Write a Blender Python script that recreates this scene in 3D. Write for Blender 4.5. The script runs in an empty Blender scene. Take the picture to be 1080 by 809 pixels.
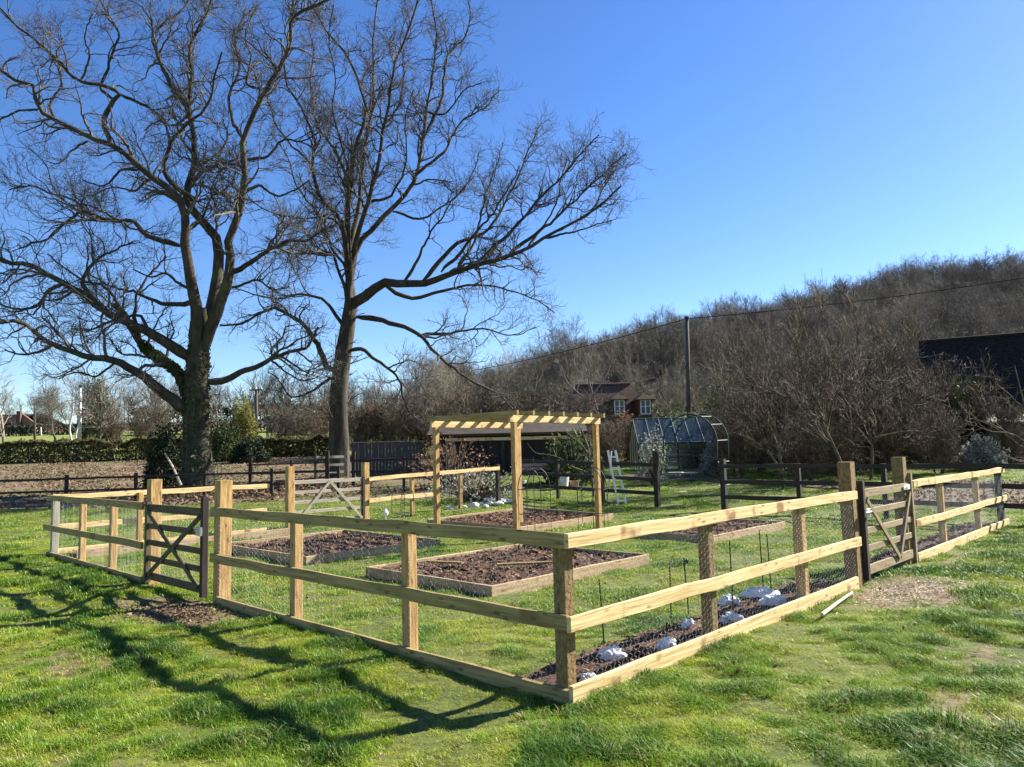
import bpy, math, random
import numpy as np
from mathutils import Matrix, Vector
rng = np.random.default_rng(11); random.seed(5)
S = bpy.context.scene
COL = S.collection
rad = math.radians
A = lambda *a: np.array(a, float)

# ------------------------------------------------------------------ camera geometry
F, PITCH, ROLL, EYE = 780.0, rad(5.53), rad(1.425), 1.61
_f = A(0, math.cos(PITCH), math.sin(PITCH)); _r0 = A(1, 0, 0); _u0 = A(0, -math.sin(PITCH), math.cos(PITCH))
_r = math.cos(ROLL)*_r0 - math.sin(ROLL)*_u0; _up = math.cos(ROLL)*_u0 + math.sin(ROLL)*_r0
CAM = A(0, 0, EYE)
def ray(px, py): return _f + (px-540)/F*_r + (404.5-py)/F*_up
def at(px, py, d):
    """the point seen at a photo pixel, d metres ahead of the camera"""
    q = ray(px, py); return CAM + q*d/q[1]
def hill_extra(x, y):
    xs = [-60, -40, 0, 6, 17, 31, 45, 73, 95, 112, 129, 152, 200, 300]
    hs = [0, 0, 1, 3.5, 8, 11.5, 14.5, 19.5, 24, 27, 29.5, 31, 35, 39]
    e = np.interp(np.asarray(x)*220.0/np.maximum(y, 30), xs, hs)
    t = np.clip((np.asarray(y)-62)/150.0, 0, 1)
    l_ = np.clip((-8-np.asarray(x))/14.0, 0, 1)*.03*np.clip(np.asarray(y)-52, 0, 38)
    return e*t*t*(3-2*t)+l_
def terr(x, y):
    x = np.asarray(x, float); y = np.asarray(y, float)
    b = .12*np.log1p(np.exp(np.clip((y-19)/2, -30, 200)))
    return b + hill_extra(x, y)
def gz(x, y): return float(terr(x, y))
def gnd(px, py):
    d = ray(px, py); t = .5
    while t < 500:
        p = CAM+t*d
        if p[2] < gz(p[0], p[1]): break
        t += .05
    return p
# the garden's own axes: corner post C, u along the left run, v along the right run
C0 = A(.34, 4.96, 0)
U = A(math.sin(rad(-45.6)), math.cos(rad(45.6)), 0); V = A(math.sin(rad(43.6)), math.cos(rad(43.6)), 0)
def uv(u, v, z=0.0):
    p = C0+u*U+v*V; return A(p[0], p[1], gz(p[0], p[1])+z)

# ------------------------------------------------------------------ materials
def new_mat(name):
    m = bpy.data.materials.new(name); m.use_nodes = True
    nt = m.node_tree; b = nt.nodes['Principled BSDF']; b.inputs['Specular IOR Level'].default_value = .25
    return m, nt, b
def mat(name, cols, scale=6, rough=.85, bump=.2, detail=6, stretch=(1, 1, 1), attr=None, metal=0, objrand=0, transl=0, spots=None, bscale=None, worldscale=None):
    """noise driven colour; cols = list of (pos,(r,g,b))"""
    m, nt, b = new_mat(name); N = nt.nodes; L = nt.links
    if attr:
        tc = N.new('ShaderNodeAttribute'); tc.attribute_name = attr; out = tc.outputs['Vector']
    else:
        tc = N.new('ShaderNodeTexCoord'); out = tc.outputs['Object']
    mp = N.new('ShaderNodeMapping'); mp.inputs['Scale'].default_value = stretch; L.new(out, mp.inputs[0])
    nz = N.new('ShaderNodeTexNoise'); nz.inputs['Scale'].default_value = scale; nz.inputs['Detail'].default_value = detail; nz.inputs['Roughness'].default_value = .62
    L.new(mp.outputs[0], nz.inputs['Vector'])
    cr = N.new('ShaderNodeValToRGB'); el = cr.color_ramp.elements
    while len(el) < len(cols): el.new(.5)
    for e, (p, c) in zip(el, cols): e.position = p; e.color = (*c, 1)
    L.new(nz.outputs['Fac'], cr.inputs[0]); col = cr.outputs[0]
    if spots:                                   # knots / blotches
        sc, thr, sc_col = spots
        vo = N.new('ShaderNodeTexNoise'); vo.inputs['Scale'].default_value = sc; vo.inputs['Detail'].default_value = 2; L.new(out, vo.inputs['Vector'])
        r2 = N.new('ShaderNodeValToRGB'); r2.color_ramp.elements[0].position = thr; r2.color_ramp.elements[1].position = min(1, thr+.09)
        L.new(vo.outputs['Fac'], r2.inputs[0])
        mx = N.new('ShaderNodeMix'); mx.data_type = 'RGBA'; L.new(r2.outputs[0], mx.inputs['Factor']); L.new(col, mx.inputs['A']); mx.inputs['B'].default_value = (*sc_col, 1); col = mx.outputs['Result']
    if attr and scale < 3:                       # small dark knots and drying cracks
        mk = N.new('ShaderNodeMapping'); mk.inputs['Scale'].default_value = (5, 15, 15); L.new(out, mk.inputs[0]); vk = N.new('ShaderNodeTexVoronoi'); vk.inputs['Scale'].default_value = 1.0; L.new(mk.outputs[0], vk.inputs['Vector'])
        rk = N.new('ShaderNodeValToRGB'); rk.color_ramp.elements[0].position = .10; rk.color_ramp.elements[0].color = (.75, .75, .75, 1); rk.color_ramp.elements[1].position = .24; rk.color_ramp.elements[1].color = (0, 0, 0, 1); L.new(vk.outputs['Distance'], rk.inputs[0])
        mq = N.new('ShaderNodeMix'); mq.data_type = 'RGBA'; L.new(rk.outputs[0], mq.inputs['Factor']); L.new(col, mq.inputs['A']); mq.inputs['B'].default_value = (*[q*.42 for q in cols[0][1]], 1); col = mq.outputs['Result']
    if objrand:
        oi = N.new('ShaderNodeObjectInfo'); hs = N.new('ShaderNodeHueSaturation')
        mr = N.new('ShaderNodeMapRange'); mr.inputs['To Min'].default_value = 1-objrand; mr.inputs['To Max'].default_value = 1+objrand
        L.new(oi.outputs['Random'], mr.inputs[0]); L.new(mr.outputs[0], hs.inputs['Value']); L.new(col, hs.inputs['Color']); col = hs.outputs[0]
    L.new(col, b.inputs['Base Color']); b.inputs['Roughness'].default_value = rough; b.inputs['Metallic'].default_value = metal
    if bump:
        bp = N.new('ShaderNodeBump'); bp.inputs['Strength'].default_value = bump; bp.inputs['Distance'].default_value = .02
        if bscale:
            n2 = N.new('ShaderNodeTexNoise'); n2.inputs['Scale'].default_value = bscale; n2.inputs['Detail'].default_value = 6; L.new(mp.outputs[0], n2.inputs['Vector']); L.new(n2.outputs['Fac'], bp.inputs['Height'])
        else: L.new(nz.outputs['Fac'], bp.inputs['Height'])
        L.new(bp.outputs[0], b.inputs['Normal'])
    if transl:
        tr = N.new('ShaderNodeBsdfTranslucent'); L.new(col, tr.inputs[0]); ms = N.new('ShaderNodeMixShader'); ms.inputs[0].default_value = transl
        L.new(b.outputs[0], ms.inputs[1]); L.new(tr.outputs[0], ms.inputs[2]); L.new(ms.outputs[0], N['Material Output'].inputs[0])
    return m
GR = (1.2, 16, 16)
M = {}
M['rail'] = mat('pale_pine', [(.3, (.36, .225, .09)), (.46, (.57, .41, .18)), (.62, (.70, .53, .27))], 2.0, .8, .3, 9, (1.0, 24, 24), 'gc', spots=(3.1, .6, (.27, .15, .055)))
M['rail_green_shade'] = mat('treated_pine_shaded', [(.3, (.16, .115, .04)), (.47, (.27, .20, .075)), (.65, (.38, .29, .12))], 2.0, .8, .2, 8, (1.0, 22, 22), 'gc', spots=(2.6, .62, (.20, .14, .05)))  # green treatment tint, with the shade on these rails darkened into the colour
M['post'] = mat('sawn_pine_post', [(.3, (.23, .125, .04)), (.47, (.39, .235, .085)), (.65, (.52, .345, .145))], 2.4, .85, .3, 8, (1.6, 16, 16), 'gc', spots=(5, .62, (.30, .18, .07)))
M['corner'] = mat('speckled_post', [(.3, (.10, .062, .024)), (.5, (.20, .13, .052)), (.7, (.32, .22, .10))], 22, .9, .3, 7, (1, 2, 2), 'gc', spots=(9, .6, (.17, .12, .05)))
M['grey_wood'] = mat('weathered_wood', [(.3, (.22, .19, .14)), (.7, (.38, .34, .26))], 2.4, .9, .2, 6, GR, 'gc')
M['gate_wood'] = mat('gate_wood', [(.3, (.16, .115, .06)), (.7, (.33, .255, .145))], 2.2, .85, .15, 6, GR, 'gc', spots=(4, .66, (.2, .15, .07)))
M['shade_wood'] = mat('gate_wood_shaded', [(.3, (.05, .038, .018)), (.65, (.14, .108, .055))], 2.2, .85, .15, 6, GR, 'gc')  # gate timber with its shade mixed into the colour
M['dark_wood'] = mat('creosoted_wood', [(.3, (.022, .017, .014)), (.7, (.055, .042, .034))], 2.2, .8, .2, 6, GR, 'gc')
M['bed_board'] = mat('bed_board', [(.25, (.22, .145, .075)), (.55, (.37, .27, .155)), (.8, (.48, .375, .235))], 2.2, .9, .2, 6, GR, 'gc', spots=(4, .62, (.22, .15, .08)))
M['soil'] = mat('bark_soil', [(.3, (.028, .014, .008)), (.6, (.095, .050, .028)), (.8, (.17, .10, .058))], 34, .95, .8, 8)
M['chip'] = mat('bark_chip', [(.36, (.045, .022, .012)), (.52, (.145, .075, .040)), (.66, (.33, .205, .12))], 16, .9, 0, 3)
M['wire'] = mat('galvanised_wire', [(.3, (.30, .31, .31)), (.7, (.42, .43, .43))], 5, .5, 0, 2)
M['blackmetal'] = mat('black_steel', [(.3, (.012, .012, .013)), (.7, (.03, .03, .032))], 9, .5, 0, 2)
M['greenmetal'] = mat('green_coated_steel', [(.3, (.012, .035, .028)), (.7, (.03, .065, .05))], 9, .75, 0, 2)
M['zinc'] = mat('zinc_fitting', [(.3, (.32, .33, .34)), (.7, (.5, .5, .5))], 12, .4, 0, 2, metal=.7)
M['bag'] = mat('white_fabric', [(.3, (.62, .61, .58)), (.7, (.74, .73, .70))], 14, .7, .3, 4)
M['bark'] = mat('oak_bark', [(.3, (.028, .023, .017)), (.55, (.06, .05, .036)), (.75, (.115, .10, .07))], 5, .95, 1.0, 9, (1, 1, .3), spots=(1.3, .6, (.075, .08, .035)))
M['twig'] = mat('oak_twig', [(.3, (.065, .055, .044)), (.7, (.13, .112, .088))], 3, .9, 0, 2)
M['wtwig'] = mat('wood_twig', [(.3, (.115, .098, .077)), (.7, (.205, .176, .138))], .4, .95, 0, 2, objrand=.5)
M['otwig'] = mat('orchard_twig', [(.36, (.036, .026, .017)), (.6, (.18, .138, .09))], 3.5, .85, 0, 3)
M['birch'] = mat('birch_bark', [(.35, (.30, .28, .25)), (.6, (.62, .60, .56))], 3, .8, .1, 4)
def leafm(n, a, b, t=.3, rough=.75): return mat(n, [(.3, a), (.7, b)], 2.5, rough, 0, 3, transl=t)
M['ivy'] = leafm('ivy_leaf', (.035, .05, .014), (.10, .12, .035))
M['holly'] = leafm('dark_leaf', (.012, .022, .010), (.035, .05, .02), .15)
M['evergreen'] = leafm('evergreen_leaf', (.04, .06, .02), (.11, .13, .05))
M['yellowgreen'] = leafm('golden_leaf', (.13, .14, .03), (.24, .23, .06))
M['hedge'] = leafm('hedge_leaf', (.055, .06, .022), (.14, .13, .05))
M['brownleaf'] = leafm('dry_leaf', (.13, .07, .035), (.28, .17, .10), .2, .8)
M['greyleaf'] = leafm('silver_leaf', (.16, .17, .13), (.34, .35, .30))
M['litter'] = leafm('fallen_leaf', (.085, .055, .03), (.24, .165, .095), .1, .8)
M['tile'] = mat('clay_tile', [(.3, (.05, .030, .019)), (.55, (.11, .068, .045)), (.8, (.21, .145, .10))], 5, .9, .5, 6, (1, 1, 4))
M['brick'] = mat('red_brick', [(.3, (.17, .085, .055)), (.7, (.28, .155, .105))], 9, .9, .2, 5)
M['slate'] = mat('dark_slate', [(.35, (.008, .007, .0065)), (.65, (.036, .032, .030))], 3, .9, .3, 6, (1, 5, 8)); M['slate'].node_tree.nodes['Principled BSDF'].inputs['Specular IOR Level'].default_value = .05
M['barnroof'] = mat('felt_roof', [(.3, (.025, .018, .013)), (.7, (.06, .045, .033))], 2, .9, .2, 5)
M['blackboard'] = mat('black_boarding', [(.3, (.014, .013, .014)), (.7, (.035, .032, .033))], 2.4, .85, .2, 5, (9, 9, .6))
M['greyboard'] = mat('grey_boarding', [(.3, (.06, .058, .056)), (.7, (.13, .125, .115))], 2.4, .9, .2, 5, (9, 9, .5))
M['white'] = mat('white_paint', [(.3, (.70, .70, .68)), (.7, (.82, .82, .80))], 5, .5, 0, 2)
M['cream'] = mat('cream_paint', [(.3, (.22, .21, .16)), (.7, (.34, .32, .25))], 5, .7, 0, 3)
M['terracotta'] = mat('terracotta', [(.3, (.30, .16, .11)), (.7, (.46, .30, .23))], 5, .85, .1, 4)
M['stone'] = mat('pale_stone', [(.3, (.42, .40, .36)), (.7, (.66, .63, .58))], 6, .9, .3, 6)
M['alu'] = mat('aluminium', [(.3, (.55, .56, .57)), (.7, (.68, .69, .70))], 8, .5, 0, 2)
M['pole'] = mat('pole_timber', [(.3, (.05, .042, .035)), (.7, (.12, .10, .085))], 3, .9, .15, 5, (6, 6, .6))
M['polepale'] = mat('pale_pole', [(.3, (.42, .40, .37)), (.7, (.58, .56, .52))], 3, .8, .1, 5, (6, 6, .6))
M['deadstick'] = mat('dead_stick', [(.3, (.42, .34, .22)), (.7, (.62, .53, .38))], 8, .85, .1, 4)
def glass_mat():
    m, nt, b = new_mat('greenhouse_glass'); N = nt.nodes; L = nt.links
    gl = N.new('ShaderNodeBsdfGlossy'); gl.inputs['Roughness'].default_value = .3; gl.inputs[0].default_value = (.9, .95, .95, 1)
    tr = N.new('ShaderNodeBsdfTransparent'); tr.inputs[0].default_value = (.70, .82, .80, 1)
    lw = N.new('ShaderNodeFresnel'); lw.inputs[0].default_value = 1.4
    mp = N.new('ShaderNodeMath'); mp.operation = 'MULTIPLY_ADD'; mp.inputs[1].default_value = .55; mp.inputs[2].default_value = .09; L.new(lw.outputs[0], mp.inputs[0])
    ms = N.new('ShaderNodeMixShader'); L.new(mp.outputs[0], ms.inputs[0]); L.new(tr.outputs[0], ms.inputs[1]); L.new(gl.outputs[0], ms.inputs[2])
    L.new(ms.outputs[0], N['Material Output'].inputs[0]); return m
M['glass'] = glass_mat()
def pane_mat():
    m, nt, b = new_mat('dark_pane'); b.inputs['Base Color'].default_value = (.03, .035, .04, 1); b.inputs['Roughness'].default_value = .08; b.inputs['Specular IOR Level'].default_value = .6; return m
M['pane'] = pane_mat()
def grass_mat():
    m, nt, b = new_mat('grass_blade'); N = nt.nodes; L = nt.links
    oi = N.new('ShaderNodeObjectInfo'); ta = N.new('ShaderNodeAttribute'); ta.attribute_type = 'INSTANCER'; ta.attribute_name = 'sc'; sx = N.new('ShaderNodeSeparateXYZ'); L.new(ta.outputs['Vector'], sx.inputs[0])
    nz = N.new('ShaderNodeTexNoise'); nz.inputs['Scale'].default_value = .8; nz.inputs['Detail'].default_value = 6; L.new(oi.outputs['Location'], nz.inputs['Vector'])
    m1 = N.new('ShaderNodeMapRange'); m1.inputs['From Min'].default_value = .3; m1.inputs['From Max'].default_value = 1.7; L.new(sx.outputs['Z'], m1.inputs[0])
    m2 = N.new('ShaderNodeMath'); m2.operation = 'MULTIPLY_ADD'; m2.inputs[1].default_value = .55; L.new(m1.outputs[0], m2.inputs[0]); L.new(nz.outputs['Fac'], m2.inputs[2])
    cr = N.new('ShaderNodeValToRGB'); e = cr.color_ramp.elements; e[0].position = .52; e[0].color = (.31, .345, .030, 1); e[1].position = 1.0; e[1].color = (.052, .125, .008, 1); q = e.new(.72); q.color = (.175, .275, .016, 1)
    L.new(m2.outputs[0], cr.inputs[0])
    r2 = N.new('ShaderNodeValToRGB'); e = r2.color_ramp.elements; e[0].position = .88; e[0].color = (0, 0, 0, 1); e[1].position = .98; e[1].color = (.8, .8, .8, 1); L.new(oi.outputs['Random'], r2.inputs[0])
    mx = N.new('ShaderNodeMix'); mx.data_type = 'RGBA'; L.new(r2.outputs[0], mx.inputs['Factor']); L.new(cr.outputs[0], mx.inputs['A']); mx.inputs['B'].default_value = (.42, .36, .15, 1)
    hs = N.new('ShaderNodeHueSaturation'); mr = N.new('ShaderNodeMapRange'); mr.inputs['To Min'].default_value = .75; mr.inputs['To Max'].default_value = 1.3
    n3 = N.new('ShaderNodeTexNoise'); n3.inputs['Scale'].default_value = 9; L.new(oi.outputs['Location'], n3.inputs['Vector']); L.new(n3.outputs['Fac'], mr.inputs[0]); mr.inputs['From Min'].default_value = .3; mr.inputs['From Max'].default_value = .7
    L.new(mr.outputs[0], hs.inputs['Value']); L.new(mx.outputs['Result'], hs.inputs['Color'])
    L.new(hs.outputs[0], b.inputs['Base Color']); b.inputs['Roughness'].default_value = .5; b.inputs['Specular IOR Level'].default_value = .3
    tr = N.new('ShaderNodeBsdfTranslucent'); L.new(hs.outputs[0], tr.inputs[0]); ms = N.new('ShaderNodeMixShader'); ms.inputs[0].default_value = .30
    L.new(b.outputs[0], ms.inputs[1]); L.new(tr.outputs[0], ms.inputs[2]); L.new(ms.outputs[0], N['Material Output'].inputs[0]); return m
M['grass'] = grass_mat()
def ground_mat(name, ca, cb, cc, sc=(.5, 6), bump=.5):
    """two octaves of noise mix ca/cb, attribute 'dirt' brings in cc"""
    m, nt, b = new_mat(name); N = nt.nodes; L = nt.links
    tc = N.new('ShaderNodeTexCoord'); n1 = N.new('ShaderNodeTexNoise'); n1.inputs['Scale'].default_value = sc[0]; n1.inputs['Detail'].default_value = 8; n1.inputs['Roughness'].default_value = .7
    n2 = N.new('ShaderNodeTexNoise'); n2.inputs['Scale'].default_value = sc[1]; n2.inputs['Detail'].default_value = 8; n2.inputs['Roughness'].default_value = .7
    L.new(tc.outputs['Object'], n1.inputs['Vector']); L.new(tc.outputs['Object'], n2.inputs['Vector'])
    ad = N.new('ShaderNodeMath'); ad.operation = 'MULTIPLY_ADD'; ad.inputs[1].default_value = .5; L.new(n1.outputs['Fac'], ad.inputs[0])
    hf = N.new('ShaderNodeMath'); hf.operation = 'MULTIPLY'; hf.inputs[1].default_value = .5; L.new(n2.outputs['Fac'], hf.inputs[0]); L.new(hf.outputs[0], ad.inputs[2])
    cr = N.new('ShaderNodeValToRGB'); e = cr.color_ramp.elements; e[0].position = .38; e[0].color = (*ca, 1); e[1].position = .62; e[1].color = (*cb, 1); L.new(ad.outputs[0], cr.inputs[0])
    at_ = N.new('ShaderNodeAttribute'); at_.attribute_name = 'dirt'
    c2 = N.new('ShaderNodeValToRGB'); e = c2.color_ramp.elements; e[0].position = .35; e[0].color = (*[v*.45 for v in cc], 1); e[1].position = .65; e[1].color = (*cc, 1); L.new(n2.outputs['Fac'], c2.inputs[0])
    mx = N.new('ShaderNodeMix'); mx.data_type = 'RGBA'; L.new(at_.outputs['Fac'], mx.inputs['Factor']); L.new(cr.outputs[0], mx.inputs['A']); L.new(c2.outputs[0], mx.inputs['B'])
    L.new(mx.outputs['Result'], b.inputs['Base Color']); b.inputs['Roughness'].default_value = .95
    bp = N.new('ShaderNodeBump'); bp.inputs['Strength'].default_value = bump; bp.inputs['Distance'].default_value = .05; L.new(n2.outputs['Fac'], bp.inputs['Height']); L.new(bp.outputs[0], b.inputs['Normal'])
    return m
M['lawn'] = ground_mat('lawn_turf', (.035, .052, .009), (.13, .15, .026), (.22, .145, .085), (.6, 14))
M['field'] = ground_mat('leafy_field', (.10, .068, .04), (.21, .15, .09), (.11, .125, .035), (.5, 9), 1)
M['meadow'] = ground_mat('meadow_turf', (.12, .15, .03), (.20, .22, .05), (.2, .2, .06), (.1, 2))
M['hillside'] = ground_mat('woodland_floor', (.05, .036, .026), (.10, .075, .055), (.1, .08, .05), (.05, 1))
M['gravel'] = ground_mat('pale_gravel', (.075, .05, .03), (.15, .105, .065), (.2, .2, .1), (1, 20))

# ------------------------------------------------------------------ mesh builder
class MB:
    def __init__(s): s.v = []; s.f = []; s.g = []; s.n = 0
    def add(s, v, faces, g=None):
        v = np.asarray(v, float); s.v.append(v)
        s.g.append(v if g is None else np.asarray(g, float))
        for fc in faces:
            fc = np.asarray(fc, int)
            if fc.ndim == 1: fc = fc[None]
            s.f.append(fc+s.n)
        s.n += len(v); return s
    def beam(s, p0, p1, w, h, up=(0, 0, 1), ch=.004, seg=1, wob=0.0):
        """board from p0 to p1 (its axis), width w sideways, height h along up, chamfered"""
        p0 = A(*p0); p1 = A(*p1); d = p1-p0; Ln = np.linalg.norm(d); d = d/Ln
        up = A(*up); side = np.cross(d, up); side /= np.linalg.norm(side); up = np.cross(side, d)
        a, b = w/2, h/2; c = min(ch, a*.4, b*.4)
        prof = [(-a+c, -b), (a-c, -b), (a, -b+c), (a, b-c), (a-c, b), (-a+c, b), (-a, b-c), (-a, -b+c)]
        vs = []; gs = []; off = rng.uniform(0, 50, 3)
        for i in range(seg+1):
            t = i/seg*Ln; j = rng.normal(0, wob, 8) if wob else np.zeros(8); jj = rng.normal(0, wob*.6)
            for k, (x, y) in enumerate(prof):
                vs.append(p0+d*t+side*x+up*(y+j[k]*.5+jj)); gs.append((t+off[0], x+off[1], y+off[2]))
        q = []
        for i in range(seg):
            for k in range(8): q.append((i*8+k, i*8+(k+1) % 8, (i+1)*8+(k+1) % 8, (i+1)*8+k))
        s.add(vs, [np.array(q)[:, ::-1], np.arange(8)[::-1][None][:, ::-1], (np.arange(8)+seg*8)[None][:, ::-1]], gs); return s
    def box(s, lo, hi):
        lo = A(*lo); hi = A(*hi); c = (lo+hi)/2
        return s.beam((lo[0], c[1], c[2]), (hi[0], c[1], c[2]), hi[1]-lo[1], hi[2]-lo[2], ch=.003)
    def tube(s, pts, r, n=8, caps=True):
        pts = np.asarray(pts, float); r = np.broadcast_to(np.asarray(r, float), (len(pts),))
        s.tubes(pts[None], r[None], n)
        if caps:
            m = len(pts); o = s.n-m*n
            s.f.append((np.arange(n)[::-1]+o)[None]); s.f.append((np.arange(n)+o+(m-1)*n)[None])
        return s
    def tubes(s, P, R, n):
        P = np.asarray(P); R = np.asarray(R); B, m, _ = P.shape
        T = np.gradient(P, axis=1); T /= np.linalg.norm(T, axis=2, keepdims=True)+1e-9
        mean = T.mean(1); ref = np.zeros((B, 3)); ref[np.arange(B), np.abs(mean).argmin(1)] = 1
        a = np.cross(T, ref[:, None, :]); a /= np.linalg.norm(a, axis=2, keepdims=True)+1e-9; b = np.cross(T, a)
        ph = np.arange(n)*2*np.pi/n
        vs = P[:, :, None, :] + R[:, :, None, None]*(np.cos(ph)[None, None, :, None]*a[:, :, None, :]+np.sin(ph)[None, None, :, None]*b[:, :, None, :])
        i = np.arange(m-1)[:, None]*n; k = np.arange(n)[None]; k2 = (k+1) % n
        q = np.stack([i+k, i+k2, i+n+k2, i+n+k], -1).reshape(-1, 4)
        q = (q[None]+(np.arange(B)*m*n)[:, None, None]).reshape(-1, 4)
        s.add(vs.reshape(-1, 3), [q]); return s
    def quads(s, cen, ax, bx):
        """leaf cards: centre, half axes"""
        n = len(cen); v = np.stack([cen-ax-bx*.2, cen-ax*.1-bx, cen+ax, cen-ax*.1+bx], 1).reshape(-1, 3)
        s.add(v, [np.arange(n*4).reshape(-1, 4)]); return s
    def lathe(s, prof, c=(0, 0, 0), n=16):
        c = A(*c); ph = np.arange(n)*2*np.pi/n; vs = []
        for r, z in prof:
            for p in ph: vs.append(c+A(r*math.cos(p), r*math.sin(p), z))
        q = [(i*n+k, i*n+(k+1) % n, (i+1)*n+(k+1) % n, (i+1)*n+k) for i in range(len(prof)-1) for k in range(n)]
        s.add(vs, [np.array(q), np.arange(n)[::-1][None], (np.arange(n)+(len(prof)-1)*n)[None]]); return s
    def prism(s, outline, d):
        """closed outline (list of 3d points) thickened by vector d"""
        o = np.asarray(outline, float); n = len(o); d = A(*d)
        s.add(np.vstack([o, o+d]), [np.arange(n)[None], (np.arange(n)[::-1]+n)[None]]+[np.array([(k, n+k, n+(k+1) % n, (k+1) % n) for k in range(n)])]); return s
    def mesh(s, name, m, org=(0, 0, 0), smooth=False, gc=True):
        me = bpy.data.meshes.new(name); v = np.vstack(s.v)-A(*org)
        me.vertices.add(len(v)); me.vertices.foreach_set('co', v.astype(np.float32).ravel())
        cnt = np.concatenate([np.full(len(f), f.shape[1]) for f in s.f]); lv = np.concatenate([f.ravel() for f in s.f])
        me.loops.add(len(lv)); me.loops.foreach_set('vertex_index', lv.astype(np.int32))
        me.polygons.add(len(cnt)); st = np.concatenate([[0], np.cumsum(cnt)[:-1]]); me.polygons.foreach_set('loop_start', st.astype(np.int32))
        me.polygons.foreach_set('use_smooth', np.full(len(cnt), bool(smooth)))
        if gc:
            a = me.attributes.new('gc', 'FLOAT_VECTOR', 'POINT'); a.data.foreach_set('vector', np.vstack(s.g).astype(np.float32).ravel())
        me.update(calc_edges=True); me.validate(); me.materials.append(M[m] if isinstance(m, str) else m); return me
    def build(s, name, m, parent=None, smooth=False, gc=True, loc=None):
        org = A(*(parent_org(parent) if parent is not None else (loc if loc is not None else (0, 0, 0))))
        o = bpy.data.objects.new(name, s.mesh(name, m, org, smooth, gc)); COL.objects.link(o)
        if parent is not None: o.parent = parent
        else: o.location = org
        return o
def parent_org(p):
    o = A(0, 0, 0)
    while p is not None: o = o+A(*p.location); p = p.parent
    return o
def tag(o, label=None, cat=None, group=None, kind=None):
    for k, x in (('label', label), ('category', cat), ('group', group), ('kind', kind)):
        if x: o[k] = x
    return o
def empty(name, loc, label, cat, group=None):
    o = bpy.data.objects.new(name, None); COL.objects.link(o); o.location = tuple(float(x) for x in loc); o.empty_display_size = .2
    return tag(o, label, cat, group)
def copy_tree(o, parent=None):
    c = o.copy(); COL.objects.link(c)
    if parent is not None: c.parent = parent
    for ch in list(o.children): copy_tree(ch, c)
    return c

# ------------------------------------------------------------------ ground
from mathutils import noise as mnoise
DIRT = [(uv(-.55, 5.25), 1.15, .62, V), (uv(5.3, -.5), 1.25, .5, U), (uv(-1.8, 1.7), .4, .18, V), (uv(-2.0, 1.15), .45, .16, V), (uv(-1.75, 2.6), .8, .10, A(.6, .8, 0)), (A(-3.6, 6.2, 0), .5, .3, U), (A(-2.2, 3.9, 0), .45, .25, U),
        (uv(6.2, 6.6), 1.6, .5, V), (uv(-.35, 8.3), .8, .2, V)]
def vnoise(x, y, s, z=0.0): return np.array([mnoise.noise((a*s, b*s, z)) for a, b in zip(x.ravel(), y.ravel())]).reshape(x.shape)
def dirt_at(x, y):
    d = np.zeros_like(x)
    for k, (c, a, b, ax) in enumerate(DIRT):
        dx, dy = x-c[0], y-c[1]; p = dx*ax[0]+dy*ax[1]; q = -dx*ax[1]+dy*ax[0]
        e = (p/a)**2+(q/b)**2
        nr = e < 4
        if nr.any(): e = e.copy(); e[nr] += .8*vnoise(x[nr], y[nr], 2.6, 31.)+.7*vnoise(x[nr], y[nr], 7., 33.)
        d = np.maximum(d, np.clip(1.5-e*1.1, 0, 1)*(1 if k < 2 else .75))
    return d
def bumps(x, y): return .035*vnoise(x, y, .9)+.026*vnoise(x, y, 2.7, 3.)+.006*vnoise(x, y, 7, 9.)
def sheet(name, xs, ys, m, rough=0.0, label=None):
    X, Y = np.meshgrid(xs, ys); Z = terr(X, Y)
    if rough: Z = Z+rough*bumps(X, Y)
    n, k = X.shape; i = np.arange((n-1)*k).reshape(n-1, k)[:, :-1]
    q = np.stack([i, i+1, i+k+1, i+k], -1).reshape(-1, 4)
    o = MB().add(np.stack([X, Y, Z], -1).reshape(-1, 3), [q]).build(name, m, smooth=True, gc=False)
    a = o.data.attributes.new('dirt', 'FLOAT', 'POINT'); a.data.foreach_set('value', (dirt_at(X, Y)*np.clip(.8+.9*vnoise(X, Y, 2.1, 5.), 0, 1)).astype(np.float32).ravel())
    if name == 'field': a.data.foreach_set('value', np.clip(.15+1.6*vnoise(X, Y, .3, 44.)+.8*vnoise(X, Y, 1.1, 45.)+.35*np.clip((Y-44)/6, 0, 1.6), 0, .85).astype(np.float32).ravel())
    return tag(o, kind='structure', label=label)
xs = np.concatenate([np.linspace(-60, -13, 40), np.arange(-12.9, 12.9, .13), np.linspace(13, 60, 40)])
ys = np.concatenate([np.linspace(-14, 1, 12), np.arange(1.15, 16, .13), np.linspace(16.1, 24, 30)])
sheet('lawn', xs, ys, 'lawn', 1.0, 'bumpy green lawn with bare earth by the gates')
sheet('field', np.linspace(-160, -1.5, 160), np.linspace(24, 52, 60), 'field', 1.0, 'brown field strewn with fallen leaves beyond the oaks')
sheet('garden_ground', np.linspace(-1.5, 60, 60), np.linspace(24, 52, 40), 'lawn', 1.0, 'rough grass around the greenhouse and barns')
sheet('meadow', np.linspace(-300, 60, 120), np.linspace(52, 110, 40), 'meadow', 1.0, 'smooth green meadow rising beyond the hedge')
sheet('hill', np.concatenate([np.linspace(-600, -100, 30), np.linspace(-90, 330, 100), np.linspace(340, 800, 20)]), np.concatenate([np.linspace(110, 300, 50), np.linspace(310, 700, 20)]), 'hillside', 0, 'hill covered with bare winter woodland')
sheet('hill', np.linspace(60, 500, 40), np.linspace(-14, 110, 40), 'hillside', 0, 'foot of the wooded hill behind the barn')
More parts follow.
